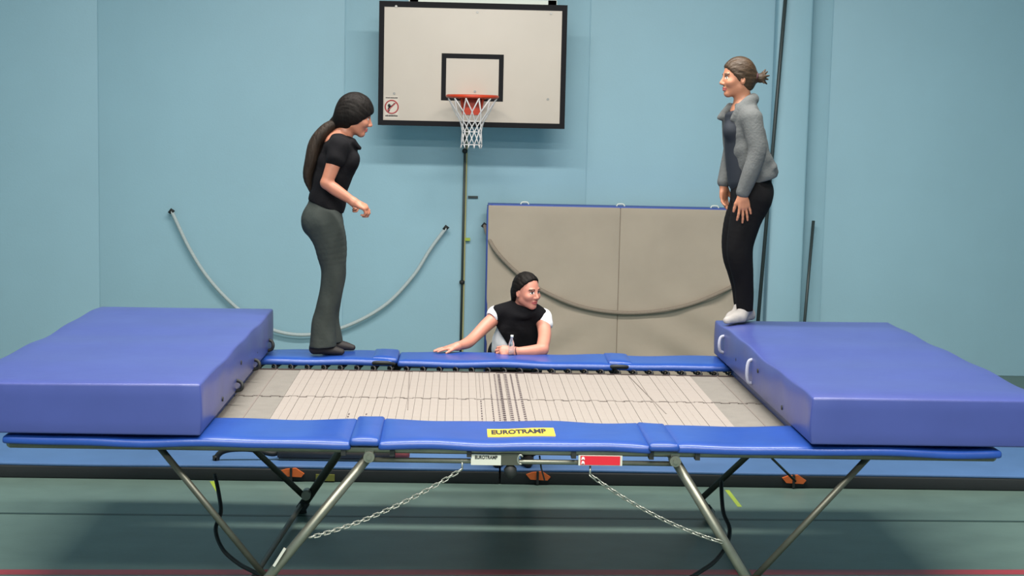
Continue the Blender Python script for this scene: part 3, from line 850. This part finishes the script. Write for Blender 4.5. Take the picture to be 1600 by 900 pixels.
def skin_mat(name, rgb): return mat(name, rgb, 0.5, 0.05, 14, 0.03, 80)
PM = {
 'skin_a': skin_mat('skin_olive', (172,112,88)), 'skin_b': skin_mat('skin_fair', (174,116,88)), 'skin_c': skin_mat('skin_rosy', (186,124,105)),
 'lip': mat('lip', (168,84,80), 0.4), 'eyew': mat('eye_white', (224,216,208), 0.3), 'eyed': mat('iris_dark', (44,30,24), 0.25), 'brow': mat('brow_dark', (62,44,34), 0.8),
 'hair_black': mat('black_brown_hair', (21,17,15), 0.6, 0.25, 30, 0.3, 60, spec=0.12, stretch=(1,1,0.25)),
 'hair_brown': mat('brown_hair', (58,43,29), 0.5, 0.3, 30, 0.35, 60, spec=0.3, stretch=(0.4,1,1)),
 'hair_tail': mat('dark_brown_hair', (40,31,24), 0.6, 0.3, 40, 0.4, 70, spec=0.2, stretch=(1,1,0.2)),
 'black_knit': mat('black_jersey', (15,14,17), 0.9, 0.1, 20, 0.1, 90, spec=0.15),
 'trousers_grey': mat('charcoal_trousers', (50,55,52), 0.8, 0.08, 12, 0.15, 40, spec=0.25),
 'black_trousers': mat('black_trousers', (14,13,15), 0.85, 0.08, 12, 0.1, 40, spec=0.15),
 'jacket': mat('grey_fleece', (84,86,86), 0.9, 0.07, 18, 0.2, 70),
 'navy_top': mat('dark_navy_top', (18,25,36), 0.8),
 'sock': mat('pale_grey_sock', (160,154,150), 0.9, 0.05, 20, 0.1, 80),
 'shoe': mat('dark_brown_slipper', (34,28,27), 0.7),
 'tee': mat('white_tee', (222,220,222), 0.85, 0.03, 10, 0.1, 40),
 'scrunchie': mat('dark_scrunchie', (70,40,48), 0.8),
}
def frame3(fwd, upish):
    f = Vector(fwd).normalized(); u = Vector(upish); u = (u - f*u.dot(f)).normalized(); l = u.cross(f).normalized()
    return f, l, u           # forward, left, up
def head(F, c, fr, sc=1.0, smile=0.0):
    f, l, u = fr; c = Vector(c); R = Matrix((f, l, u)).transposed()
    def p(a, b, d): return c + f*(a*sc) + l*(b*sc) + u*(d*sc)
    F.ell(p(-0.008,0,0.028), (0.096*sc,0.074*sc,0.096*sc), R, 0.02)
    F.ell(p(0.030,0,-0.030), (0.062*sc,0.060*sc,0.078*sc), R, 0.03)
    F.cone(p(0.000,0.042,-0.058), p(0.062,0.012,-0.098), 0.022*sc, 0.016*sc, 0.025)
    F.cone(p(0.000,-0.042,-0.058), p(0.062,-0.012,-0.098), 0.022*sc, 0.016*sc, 0.025)
    F.ell(p(0.068,0,-0.096), (0.018*sc,0.022*sc,0.016*sc), R, 0.015)
    for s_ in (-1, 1):
        F.ell(p(0.062,s_*0.042,-0.028), (0.024*sc,0.022*sc,0.022*sc), R, 0.02)      # cheek
        F.ell(p(0.078,s_*0.030,0.022), (0.013*sc,0.022*sc,0.008*sc), R, 0.012)        # brow ridge
        F.sub(p(0.096,s_*0.031,0.002), (0.016*sc,0.017*sc,0.011*sc), R, 0.010)
        F.ell(p(0.072,s_*0.031,0.002), (0.0125*sc,0.0135*sc,0.0115*sc), R, 0.003)     # eye ball
        # ear
        F.ell(p(-0.010,s_*0.074,-0.012), (0.017*sc,0.010*sc,0.030*sc), R, 0.006)
        F.sub(p(-0.006,s_*0.086,-0.008), (0.008*sc,0.008*sc,0.016*sc), R, 0.005)
    F.cone(p(0.084,0,0.012), p(0.108,0,-0.030), 0.008*sc, 0.011*sc, 0.010)
    for s_ in (-1, 1): F.ell(p(0.096,s_*0.011,-0.036), (0.011*sc,0.008*sc,0.008*sc), R, 0.008)
    F.ell(p(0.086,0,-0.060), (0.014*sc,0.024*sc,0.007*sc), R, 0.006)
    F.ell(p(0.085,0,-0.072), (0.014*sc,0.021*sc,0.008*sc), R, 0.006)
    F.sub(p(0.102,0,-0.066), (0.010*sc,0.026*sc,0.0022*sc), R, 0.004)
def paint_face(o, c, fr, sc=1.0):
    """give lips, eyes and brows their own materials on the one body mesh"""
    me = o.data; f, l, u = fr; c = Vector(c) - world_loc(o)
    for k in ('lip', 'eyew', 'eyed', 'brow'): me.materials.append(PM[k])
    n = len(me.polygons); C = np.empty(n*3, np.float32); me.polygons.foreach_get('center', C); C = C.reshape(n, 3) - np.array(c)
    a, b, d = C@np.array(f)/sc, C@np.array(l)/sc, C@np.array(u)/sc
    idx = np.zeros(n, np.int32); near = (a > 0.03) & (np.abs(b) < 0.07) & (np.abs(d) < 0.12)
    idx[near & (a > 0.07) & ((b/0.026)**2 + ((d+0.066)/0.012)**2 < 1)] = 1
    for s_ in (-1, 1):
        e = near & (((b-s_*0.031)/0.0145)**2 + ((d-0.002)/0.0085)**2 < 1)
        idx[e] = 2
        idx[near & (((b-s_*0.030)/0.0075)**2 + ((d-0.002)/0.0085)**2 < 1)] = 3
        idx[near & (np.abs(b-s_*0.033) < 0.019) & (np.abs(d-0.026+0.25*(np.abs(b)-0.033)**2*40) < 0.0042)] = 4
        idx[near & (np.abs(b-s_*0.031) < 0.015) & (np.abs(d-0.0115) < 0.003)] = 4
    me.polygons.foreach_set('material_index', idx)
def hair_cap(F, c, fr, sc=1.0, thick=0.013, nape=-0.075, line=(0.082,0.070), ear=(-0.012,-0.05)):
    f, l, u = fr; c = Vector(c); R = Matrix((f, l, u)).transposed()
    def p(a, b, d): return c + f*(a*sc) + l*(b*sc) + u*(d*sc)
    F.ell(p(-0.010,0,0.028), ((0.098+thick)*sc,(0.075+thick*0.9)*sc,(0.097+thick)*sc), R, 0.01)
    F.ell(p(-0.050,0,-0.030), (0.056*sc,0.062*sc,0.062*sc), R, 0.03)
    dx, dz = line[0]-ear[0], line[1]-ear[1]
    nrm = f*dz - u*dx
    F.cut(p(line[0],0,line[1]), nrm, 0.012)
    F.cut(p(0,0,nape), -u, 0.015)
    def strands(X, Y, Z):
        b = (X-c.x)*l.x+(Y-c.y)*l.y+(Z-c.z)*l.z; d = (X-c.x)*u.x+(Y-c.y)*u.y+(Z-c.z)*u.z; a = (X-c.x)*f.x+(Y-c.y)*f.y+(Z-c.z)*f.z
        t = np.arctan2(b, d+0.02)
        return 0.0009*np.sin(t*19+a*30+2*np.sin(a*40)) + 0.0007*np.sin(t*37+a*70+1.3)
    F.wrinkle(strands)
def hand(F, wrist, d, palm_n, sc=1.0, curl=(0.35,0.4,0.4,0.45), side=1, spread=0.06, thumb=(0.7,0.3), r0=0.026):
    """palm plus five separate fingers; side = +1/-1 puts the thumb on that side of d x palm_n"""
    w_ = Vector(wrist); d = Vector(d).normalized(); n = Vector(palm_n); n = (n - d*n.dot(d)).normalized(); t = d.cross(n).normalized()*side
    R = Matrix((d, t, n)).transposed()
    F.cone(w_, w_+d*0.035*sc, r0*sc, 0.024*sc, 0.02, (t, 1.25))
    F.ell(w_+d*0.058*sc, (0.045*sc,0.040*sc,0.017*sc), R, 0.015)
    lens = ((0.040,0.024,0.020),(0.045,0.028,0.022),(0.042,0.026,0.021),(0.033,0.020,0.018))
    for i in range(4):
        off = (1.5-i)*0.0205; base = w_ + d*(0.088-0.006*abs(i-1.2))*sc + t*off*sc
        ang = spread*(1.5-i); dd = (d*math.cos(ang) + t*math.sin(ang)).normalized()
        F.cone(w_+d*0.05*sc+t*off*0.8*sc, base, 0.0115*sc, 0.0098*sc, 0.010)
        p = base; cu = 0.0; c_ = curl[i] if not isinstance(curl, float) else curl
        for j, L in enumerate(lens[i]):
            cu += c_*(1.0 if j else 0.8)
            q = p + (dd*math.cos(cu) + n*math.sin(cu))*L*sc
            F.cone(p, q, (0.0094-0.0008*j)*sc, (0.0088-0.0010*j)*sc, 0.004); p = q
    b = w_ + d*0.022*sc + t*0.022*sc + n*0.006*sc
    k1 = (d*math.cos(thumb[0]) + t*math.sin(thumb[0]) + n*thumb[1]).normalized()
    k2 = (d*math.cos(thumb[0]*0.45) + t*math.sin(thumb[0]*0.45) + n*(thumb[1]+0.15)).normalized()
    m1 = b+k1*0.042*sc; m2 = m1+k2*0.030*sc
    F.cone(b, m1, 0.0150*sc, 0.0110*sc, 0.012); F.cone(m1, m2, 0.0108*sc, 0.0098*sc, 0.004); F.cone(m2, m2+k2*0.022*sc, 0.0098*sc, 0.0080*sc, 0.004)
def folds(amp, dirs):
    def fn(X, Y, Z):
        s_ = 0
        for (kx, ky, kz, ph, a) in dirs: s_ = s_ + a*np.sin(kx*X+ky*Y+kz*Z+ph + 0.8*np.sin(0.6*kz*X+0.5*ky*Z+ph))
        return amp*s_
    return fn
YA = Vector((0,1,0)); XA = Vector((1,0,0))

# ---- person in the black top, standing on the far pad, seen from the side, facing right
YL = 9.56
def J(x, y, dy=0.0): return at(x, y, YL+dy)
foot_n, foot_f = J(505, 548, -0.09), J(530, 542, 0.09)
pl = thing('person', 'person in black top and charcoal flared trousers standing on the far pad, long dark ponytail', 'person', (J(515,540).x, YL, PADZ))
HL = J(555, 181, 0.0); frL = frame3((math.cos(0.26), 0.10, -math.sin(0.26)), (0.2,0,1))
B = Field(0.0048)
head(B, HL, frL)
B.cone(J(543,196), J(531,222), 0.050, 0.056, 0.03)
B.chain([J(528,226),J(522,262),J(512,300),J(506,335)], [0.085,0.095,0.085,0.10], 0.04, (YA,1.35))
# near arm
B.cone(J(530,228,-0.06), J(527,236,-0.165), 0.06, 0.050, 0.04)
B.chain([J(527,236,-0.165),J(519,262,-0.185),J(510,286,-0.195)], [0.049,0.043,0.036], 0.02)
B.chain([J(510,286,-0.195),J(525,297,-0.20),J(552,315,-0.20)], [0.036,0.037,0.025], 0.012)
hand(B, J(553,316,-0.20), J(573,325,-0.20)-J(553,316,-0.20), Vector((-0.25,0.35,-0.9)), 0.92, (0.85,0.9,0.95,1.0), side=1, spread=0.02, thumb=(0.45,0.5))
# far arm
B.cone(J(528,228,0.06), J(522,238,0.165), 0.06, 0.048, 0.04)
B.chain([J(522,238,0.165),J(505,284,0.195)], [0.047,0.036], 0.02)
B.chain([J(505,284,0.195),J(540,307,0.17)], [0.036,0.025], 0.012)
hand(B, J(541,308,0.17), J(560,318,0.15)-J(541,308,0.17), Vector((-0.25,-0.35,-0.9)), 0.9, (0.85,0.9,0.95,1.0), side=-1, spread=0.02, thumb=(0.45,0.5))
# legs inside the trousers, feet
for dy, xs in ((-0.09, ((508,345),(519,420),(507,515),(500,540))), (0.09, ((510,345),(522,420),(517,515),(518,538)))):
    B.chain([J(x,y,dy) for x, y in xs], [0.085,0.055,0.042,0.036], 0.03)
bo = B.build('body', PM['skin_a'], pl); paint_face(bo, HL, frL)
# shoes
for (hx_, tx_, dy, nm) in ((492,534,-0.095,0), (512,551,0.085,1)):
    h, t_ = J(hx_,545,dy), J(tx_,547,dy); zf = PADZ+0.012
    h = Vector((h.x, YL+dy, zf+0.030)); m_ = Vector((h.x+(t_.x-h.x)*0.6, YL+dy-0.005, zf+0.024)); t_ = Vector((t_.x, YL+dy-0.012, zf+0.014))
    S_ = Field(0.005); S_.chain([h, m_, t_], [0.034,0.030,0.019], 0.015, (YA,1.2)).cone(h+Vector((0.005,0,0.0)), h+Vector((0.012,0,0.075)), 0.034, 0.04, 0.02)
    S_.cut((0,0,zf-0.006), (0,0,-1), 0.006)
    S_.build('slipper', PM['shoe'], pl)
T = Field(0.005)
T.ell(J(503,345), (0.122,0.172,0.125), None, 0.03)
T.chain([J(508,322),J(503,345)], [0.108,0.118], 0.03, (YA,1.3))
T.chain([J(508,352,-0.085),J(515,380,-0.09),J(520,414,-0.09),J(520,436,-0.09),J(515,466,-0.09),J(507,497,-0.09),J(504,545,-0.095)], [0.112,0.098,0.078,0.073,0.068,0.070,0.086], 0.03)
T.chain([J(510,352,0.085),J(518,380,0.09),J(522,414,0.09),J(522,436,0.09),J(517,466,0.09),J(514,497,0.09),J(518,543,0.09)], [0.110,0.095,0.076,0.071,0.066,0.066,0.080], 0.03)
T.wrinkle(folds(0.0017, [(60,6,16,0.3,1.0),(-70,9,24,1.7,0.8),(40,20,30,2.2,0.7)]))
T.cut(J(508,538,0), Vector((0.05,0,-1)), 0.004)
T.cut(J(508,316,0), Vector((0.35,0,1)), 0.01)
T.build('trousers', PM['trousers_grey'], pl, 'charcoal flared trousers')
Sh = Field(0.005)
Sh.chain([J(510,322),J(516,288),J(528,252),J(531,232)], [0.116,0.114,0.122,0.100], 0.04, (YA,1.28))
Sh.ell(J(549,250,-0.06), (0.052,0.06,0.055), None, 0.03); Sh.ell(J(549,250,0.06), (0.052,0.06,0.055), None, 0.03)
Sh.cone(J(530,224,-0.03), J(529,232,-0.15), 0.062, 0.064, 0.04); Sh.cone(J(530,224,0.03), J(528,232,0.15), 0.062, 0.062, 0.04)
Sh.cone(J(529,230,-0.155), J(524,248,-0.18), 0.062, 0.060, 0.02); Sh.cone(J(527,230,0.155), J(518,248,0.18), 0.06, 0.058, 0.02)
Sh.chain([J(551,222,-0.05),J(562,231,-0.045)], [0.026,0.012], 0.015, (YA,1.5)); Sh.chain([J(551,222,0.05),J(561,231,0.045)], [0.024,0.012], 0.015, (YA,1.5))
Sh.chain([J(528,213,-0.03),J(541,217,-0.045),J(551,223,-0.02)], [0.024,0.022,0.018], 0.015); Sh.chain([J(528,213,0.03),J(541,217,0.045),J(551,223,0.02)], [0.024,0.022,0.018], 0.015)
Sh.wrinkle(folds(0.0018, [(40,5,52,0.3,1.0),(-54,9,40,1.7,0.7)]))
Sh.cut(J(512,324,0), Vector((-0.38,0,-1)), 0.006)
Sh.build('black_top', PM['black_knit'], pl, 'black short-sleeved top with collar')
Hr = Field(0.005)
hair_cap(Hr, HL, frL, 1.0, 0.020, -0.085, (0.100,0.040), (-0.015,-0.085))
Hr.ell(J(541,181), (0.072,0.082,0.074), None, 0.03)
for s_ in (-1, 1): Hr.ell(HL-frL[0]*0.012+frL[1]*(s_*0.070)-frL[2]*0.004, (0.045,0.024,0.045), None, 0.02)
Hr.cone(J(538,188), J(523,193), 0.066, 0.038, 0.03)
Hr.build('hair', PM['hair_black'], pl, 'dark hair pulled back')
Pt = Field(0.005)
Pt.chain([J(524,192),J(508,204,-0.01),J(493,224,-0.02),J(486,250,-0.03),J(481,276,-0.03),J(485,299,-0.03)], [0.030,0.040,0.042,0.038,0.030,0.008], 0.02, (YA,1.35))
Pt.chain([J(499,222,0.01),J(490,262,0.01),J(489,291,0.01)], [0.034,0.028,0.008], 0.02)
Pt.build('ponytail', PM['hair_tail'], pl, 'long brown ponytail down the back')

# ---- person in the grey jacket, standing on the right end mat, facing left
YR = 9.60; RZ = 1.295
def K(x, y, dy=0.0): return at(x, y, YR+dy)
pr = thing('person', 'person in grey jacket, black trousers and pale socks standing on the right end mat', 'person', (K(1160,500).x, YR, RZ))
HR = K(1153, 122, 0.0); frR = frame3((-1.0, -0.12, -0.03), (0,0,1))
B = Field(0.0048)
head(B, HR, frR)
B.cone(K(1159,138), K(1162,172), 0.050, 0.056, 0.03)
B.chain([K(1162,178),K(1165,215),K(1168,250),K(1174,295)], [0.085,0.095,0.088,0.105], 0.04, (YA,1.3))
B.cone(K(1165,180,-0.06), K(1176,186,-0.16), 0.06, 0.046, 0.04)
B.chain([K(1176,186,-0.16),K(1182,240,-0.20),K(1160,300,-0.20)], [0.045,0.036,0.024], 0.015)
hand(B, K(1160,303,-0.20), K(1164,333,-0.205)-K(1160,303,-0.20), Vector((-0.25,0.9,0.0)), 0.98, (0.18,0.12,0.10,0.16), side=-1, spread=0.16, thumb=(0.65,0.2))
B.cone(K(1160,180,0.06), K(1152,186,0.15), 0.06, 0.046, 0.04)
B.chain([K(1152,186,0.15),K(1141,240,0.18),K(1131,288,0.14)], [0.045,0.036,0.024], 0.015)
hand(B, K(1131,290,0.14), K(1131,318,0.13)-K(1131,290,0.14), Vector((0.6,-0.6,0.0)), 0.95, (0.3,0.3,0.3,0.35), side=-1, spread=0.05, thumb=(0.5,0.3))
legs_n = [(1176,305,-0.08),(1157,390,-0.08),(1163,462,-0.03),(1165,480,-0.01)]
legs_f = [(1170,305,0.08),(1149,390,0.08),(1158,460,0.07),(1160,478,0.06)]
for LG in (legs_n, legs_f):
    B.chain([K(*q) for q in LG], [0.085,0.052,0.036,0.034], 0.03)
bo = B.build('body', PM['skin_b'], pr); paint_face(bo, HR, frR)
for (hp, bp, tp, an) in (((1170,500,0.06),(1150,508,-0.07),(1136,515,-0.15),(1165,478,-0.01)), ((1163,498,0.12),(1147,503,0.04),(1138,507,-0.02),(1159,476,0.07))):
    h, b_, t_, a_ = K(*hp), K(*bp), K(*tp), K(*an)
    h = Vector((h.x, h.y, RZ+0.034)); b_ = Vector((b_.x, b_.y, RZ+0.028)); t_ = Vector((t_.x, t_.y, RZ+0.020))
    S_ = Field(0.005); S_.chain([h, b_, t_], [0.038,0.040,0.026], 0.02).cone(h+Vector((-0.01,0,0.01)), a_, 0.040, 0.042, 0.03).cone(b_+Vector((0.03,0,0.01)), a_, 0.034, 0.04, 0.03)
    S_.wrinkle(folds(0.0015, [(40,30,70,0.3,1.0)]))
    S_.cut((0,0,RZ+0.002), (0,0,-1), 0.008)
    S_.build('sock', PM['sock'], pr)
T = Field(0.005)
T.ell(K(1175,300), (0.130,0.170,0.120), None, 0.03)
T.chain([K(1174,286),K(1175,305)], [0.112,0.122], 0.03, (YA,1.25))
T.chain([K(1176,312,-0.08),K(1165,345,-0.085),K(1157,378,-0.085),K(1157,405,-0.08),K(1162,441,-0.05),K(1164,490,-0.02)], [0.118,0.098,0.086,0.078,0.062,0.050], 0.03)
T.chain([K(1170,312,0.08),K(1155,345,0.085),K(1147,378,0.085),K(1149,405,0.08),K(1156,441,0.08),K(1160,486,0.07)], [0.115,0.095,0.080,0.074,0.058,0.046], 0.03)
T.wrinkle(folds(0.0011, [(60,6,20,0.3,1.0),(-70,9,28,1.7,0.8)]))
T.cut(K(1163,485,0), Vector((0.0,0,-1)), 0.004)
T.cut(K(1175,276,0), Vector((0,0,1)), 0.01)
T.build('trousers', PM['black_trousers'], pr, 'black trousers')
V = Field(0.005)
V.chain([K(1154,182),K(1156,205),K(1158,245),K(1163,280)], [0.085,0.098,0.098,0.105], 0.04, (YA,1.15))
V.ell(K(1143,205,-0.05), (0.05,0.055,0.055), None, 0.03); V.ell(K(1143,205,0.05), (0.05,0.055,0.055), None, 0.03)
V.cut(K(1145,172,0), Vector((-0.5,0,1)), 0.01)
V.build('navy_top', PM['navy_top'], pr, 'dark navy top under the jacket')
Jk = Field(0.005)
Jk.chain([K(1162,184),K(1166,212),K(1172,246),K(1182,275)], [0.100,0.118,0.128,0.128], 0.04, (YA,1.30))
Jk.cone(K(1165,176,-0.03), K(1174,186,-0.14), 0.068, 0.068, 0.04); Jk.cone(K(1162,176,0.03), K(1156,186,0.14), 0.068, 0.066, 0.04)
Jk.wrinkle(folds(0.0025, [(36,5,46,0.3,1.0),(-50,9,60,1.7,0.7)]))
# open front: a wedge taken out between the two edges
Jk.cut(K(1141,230,0), Vector((-1,0.06,0.05)), 0.006)
Jk.cone(K(1206,262,-0.02), K(1211,268,-0.02), 0.03, 0.012, 0.03, (YA,3.0))
# far front edge hanging open
Jk.chain([K(1132,183,0.09),K(1133,215,0.11),K(1137,262,0.12)], [0.016,0.016,0.014], 0.02, (YA,2.0))
# collar
Jk.chain([K(1177,156,-0.02),K(1168,166,-0.065),K(1150,182,-0.075),K(1143,190,-0.06)], [0.026,0.032,0.026,0.012], 0.02)
Jk.chain([K(1177,156,0.0),K(1166,162,0.06),K(1138,172,0.085),K(1126,183,0.08)], [0.026,0.026,0.020,0.014], 0.02)
Jk.cone(K(1178,155,-0.02), K(1178,155,0.02), 0.026, 0.026, 0.02)
Jk.chain([K(1177,153,-0.03),K(1170,159,-0.065),K(1158,172,-0.09),K(1146,186,-0.085)], [0.028,0.036,0.034,0.012], 0.02, (YA,0.7))
Jk.chain([K(1140,166,0.075),K(1130,180,0.085),K(1123,184,0.075)], [0.022,0.022,0.010], 0.02, (YA,0.6))
Jk.cut(K(1180,284,0), Vector((0.28,0,-1)), 0.006)
# sleeves
Jk.chain([K(1175,186,-0.155),K(1180,214,-0.185),K(1183,238,-0.205),K(1172,272,-0.21),K(1161,300,-0.20)], [0.066,0.060,0.056,0.052,0.043], 0.012)
Jk.chain([K(1153,186,0.15),K(1142,240,0.18),K(1131,284,0.14)], [0.062,0.052,0.042], 0.012)
Jk.sub(K(1160,320,-0.20), (0.06,0.06,0.050), None, 0.004); Jk.sub(K(1130,303,0.14), (0.06,0.06,0.048), None, 0.004)
Jk.build('jacket', PM['jacket'], pr, 'open grey jacket with turned-down collar')
Hr = Field(0.005)
hair_cap(Hr, HR, frR, 1.0, 0.010, -0.082, (0.086,0.068), (-0.018,-0.06))
Hr.cone(K(1172,122), K(1180,121), 0.045, 0.026, 0.03)
Hr.build('hair', PM['hair_brown'], pr, 'brown hair pulled back')
Pt = Field(0.004)
Pt.ell(K(1188,122), (0.034,0.036,0.030), None, 0.02)
rnd = random.Random(5)
for (x, y, dy) in ((1199,112,0.0),(1202,118,-0.02),(1198,131,0.01),(1194,130,-0.03),(1200,124,0.03),(1196,109,0.02)):
    Pt.cone(K(1187,121,dy*0.5), K(x,y,dy), 0.016, 0.005, 0.010)
Pt.build('hair_bun', PM['hair_brown'], pr, 'messy brown bun')
Sc = MB(K(1181,121)); cc = K(1181,121)
Sc.tube([cc+Vector((0.004*math.sin(3*a_), 0.028*math.cos(a_), 0.028*math.sin(a_))) for a_ in [k*2*math.pi/16 for k in range(16)]], 0.009, 8, closed=True)
Sc.build('hair_tie', PM['scrunchie'], pr)

# ---- person behind the trampoline, leaning on the far pad
YB = 10.0
def Q(x, y, Y=YB): return at(x, y, Y)
pbase = Q(806, 560, 10.4); pbm = thing('person', 'person in black vest over white tee leaning on the far pad behind the trampoline', 'person', (pbase.x, LY+0.2, 0.109))
HB = Q(823, 455, 9.93); frB = frame3((0.68, -0.73, -0.06), (0.03,-0.05,1))
B = Field(0.0048)
head(B, HB, frB, 0.94)
B.cone(Q(818,467,9.96), Q(812,490,10.0), 0.050, 0.058, 0.03)
pel = Vector((pbase.x, LY-0.09, 0.97))
B.chain([Q(811,497,10.02), Q(808,530,10.06), Vector((pbase.x,10.25,1.06)), pel], [0.085,0.092,0.088,0.105], 0.04, (XA,1.32))
for sx in (-0.09, 0.09):
    hp = pel+Vector((sx,0,-0.02)); kn = Vector((hp.x+sx*0.1, LY+0.04, 0.60)); an = Vector((hp.x+sx*0.2, LY+0.2, 0.19))
    B.chain([hp, kn, an], [0.09,0.055,0.040], 0.03)
# our left arm, hand flat on the pad
B.cone(Q(800,491,10.0), Q(777,493,10.0), 0.06, 0.047, 0.04)
B.chain([Q(777,493,10.0), Q(759,509,9.93), Q(741,527,9.84), Q(730,536,9.77), Vector((Q(715,549,9.68).x, 9.68, PADZ+0.038))], [0.047,0.043,0.037,0.036,0.025], 0.015)
wr = Vector((Q(714,549,9.68).x, 9.68, PADZ+0.036))
hand(B, wr, Vector((-1.0,-0.34,-0.13)), Vector((0,0,-1)), 0.88, (0.06,0.04,0.04,0.06), side=1, spread=0.10, thumb=(0.6,0.1))
# our right arm folded on the pad
B.cone(Q(826,492,9.98), Q(847,496,9.98), 0.06, 0.047, 0.04)
B.chain([Q(847,497,9.98), Q(851,522,9.86), Q(847,546,9.70)], [0.048,0.043,0.040], 0.02)
B.chain([Q(847,546,9.70), Q(830,549,9.655), Q(804,550,9.61)], [0.040,0.038,0.027], 0.012)
hand(B, Q(803,549.5,9.61), Vector((-1.0,0.05,0.06)), Vector((0,0.75,-0.5)), 0.92, (0.75,0.8,0.85,0.9), side=-1, spread=0.02, thumb=(0.5,0.5))
bo = B.build('body', PM['skin_c'], pbm); paint_face(bo, HB, frB, 0.94)
Te = Field(0.005)
Te.chain([Q(811,497,10.02), Q(806,520,10.04), Q(801,545,10.08), Vector((pbase.x,10.25,1.06)), pel+Vector((0,-0.02,0.03))], [0.096,0.106,0.110,0.112,0.122], 0.04, (XA,1.30))
Te.cone(Q(800,489,10.0), Q(776,491,10.0), 0.066, 0.058, 0.04); Te.cone(Q(828,490,9.98), Q(847,494,9.98), 0.066, 0.060, 0.03)
Te.cone(Q(847,494,9.98), Q(852,506,9.94), 0.056, 0.050, 0.02); Te.cone(Q(777,490,10.0), Q(772,494,9.98), 0.054, 0.050, 0.02)
Te.wrinkle(folds(0.003, [(40,6,38,0.3,1.0),(-34,9,52,1.7,0.7)]))
Te.sub(Q(856,522,9.88), (0.075,0.075,0.052), None, 0.004); Te.sub(Q(757,504,9.93), (0.075,0.075,0.066), None, 0.004)
Te.cut(pel, (0,0.55,-0.8), 0.006); Te.cut(Q(814,480,9.97), (0.1,-0.3,1), 0.01)
Te.build('white_tee', PM['tee'], pbm, 'white tee showing under the vest')
Ve = Field(0.005)
Ve.chain([Q(810,498,10.01), Q(808,515,10.02), Q(814,550,10.05)], [0.108,0.120,0.116], 0.04, (XA,1.25))
Ve.cone(Q(805,486,9.99), Q(780,491,9.99), 0.072, 0.064, 0.04); Ve.cone(Q(822,486,9.97), Q(840,492,9.97), 0.070, 0.064, 0.04)
Ve.chain([Q(796,480,10.0),Q(804,490,9.93),Q(818,496,9.90),Q(832,490,9.92),Q(838,482,9.97)], [0.026,0.024,0.020,0.022,0.022], 0.02)
Ve.wrinkle(folds(0.003, [(30,6,38,0.3,1.0),(-34,9,42,1.7,0.7)]))
na = Q(768,500,9.9); nb = Q(797,545,9.9); dv = (nb-na)
Ve.cut(na, Vector((dv.z, 0, -dv.x)), 0.006)
Ve.cut(Q(820,551,9.9), (0,0,-1), 0.006)
Ve.build('black_vest', PM['black_knit'], pbm, 'loose black sleeveless vest')
Tr = Field(0.007)
Tr.ell(pel, (0.165,0.125,0.12), None, 0.03)
for sx in (-0.09, 0.09):
    hp = pel+Vector((sx,0,-0.03)); kn = Vector((hp.x+sx*0.1, LY+0.04, 0.60)); an = Vector((hp.x+sx*0.2, LY+0.2, 0.15))
    Tr.chain([hp, kn, an], [0.105,0.075,0.065], 0.03)
Tr.cut((0,0,0.17), (0,0,-1), 0.004)
Tr.build('trousers', PM['black_trousers'], pbm)
for sx in (-0.09, 0.09):
    an = Vector((pel.x+sx*1.2, LY+0.2, 0.112))
    S_ = Field(0.006); S_.chain([an+Vector((0,0.04,0.035)), an+Vector((0,-0.06,0.032)), an+Vector((0,-0.15,0.022))], [0.042,0.042,0.026], 0.02, (XA,1.05)).cone(an+Vector((0,0.02,0.04)), an+Vector((0,0.01,0.10)), 0.042, 0.045, 0.02)
    S_.cut((0,0,0.113), (0,0,-1), 0.004); S_.build('slipper', PM['shoe'], pbm)
Hr = Field(0.005)
hair_cap(Hr, HB, frB, 0.94, 0.011, -0.085, (0.072,0.088), (-0.058,-0.060))
f_, l_, u_ = frB
Hr.cone(HB-f_*0.075-u_*0.02, HB-f_*0.095-u_*0.10, 0.05, 0.03, 0.03)
Hr.build('hair', PM['hair_black'], pbm, 'dark hair tied back')
p = Q(806,550.5,9.61)
MB(p).tube([p+Vector((0.004*math.sin(2*a_), 0.031*math.cos(a_), 0.031*math.sin(a_))) for a_ in [k*2*math.pi/16 for k in range(16)]], 0.004, 6, closed=True).build('bracelet', PM['scrunchie'], pbm)
# clear bottle held in the folded hand
bt = Q(799,541,9.585); zb = PADZ+0.012
bot = thing('water_bottle', 'small clear plastic bottle held upright on the far pad by the leaning person', 'bottle', (bt.x, bt.y-0.02, zb))
x_, y_ = bt.x, bt.y-0.02
gl = mat('clear_plastic', (225,232,235), 0.12, trans=0.9)
MB((x_,y_,zb)).tube([(x_,y_,zb),(x_,y_,zb+0.004),(x_,y_,zb+0.06),(x_,y_,zb+0.075),(x_,y_,zb+0.092),(x_+0.002,y_,zb+0.105)], [0.017,0.019,0.019,0.016,0.009,0.008], 16).build('bottle_body', gl, bot)
MB((x_,y_,zb)).tube([(x_+0.002,y_,zb+0.105),(x_+0.002,y_,zb+0.120)], [0.0095,0.009], 14).build('bottle_cap', 'white_metal', bot)
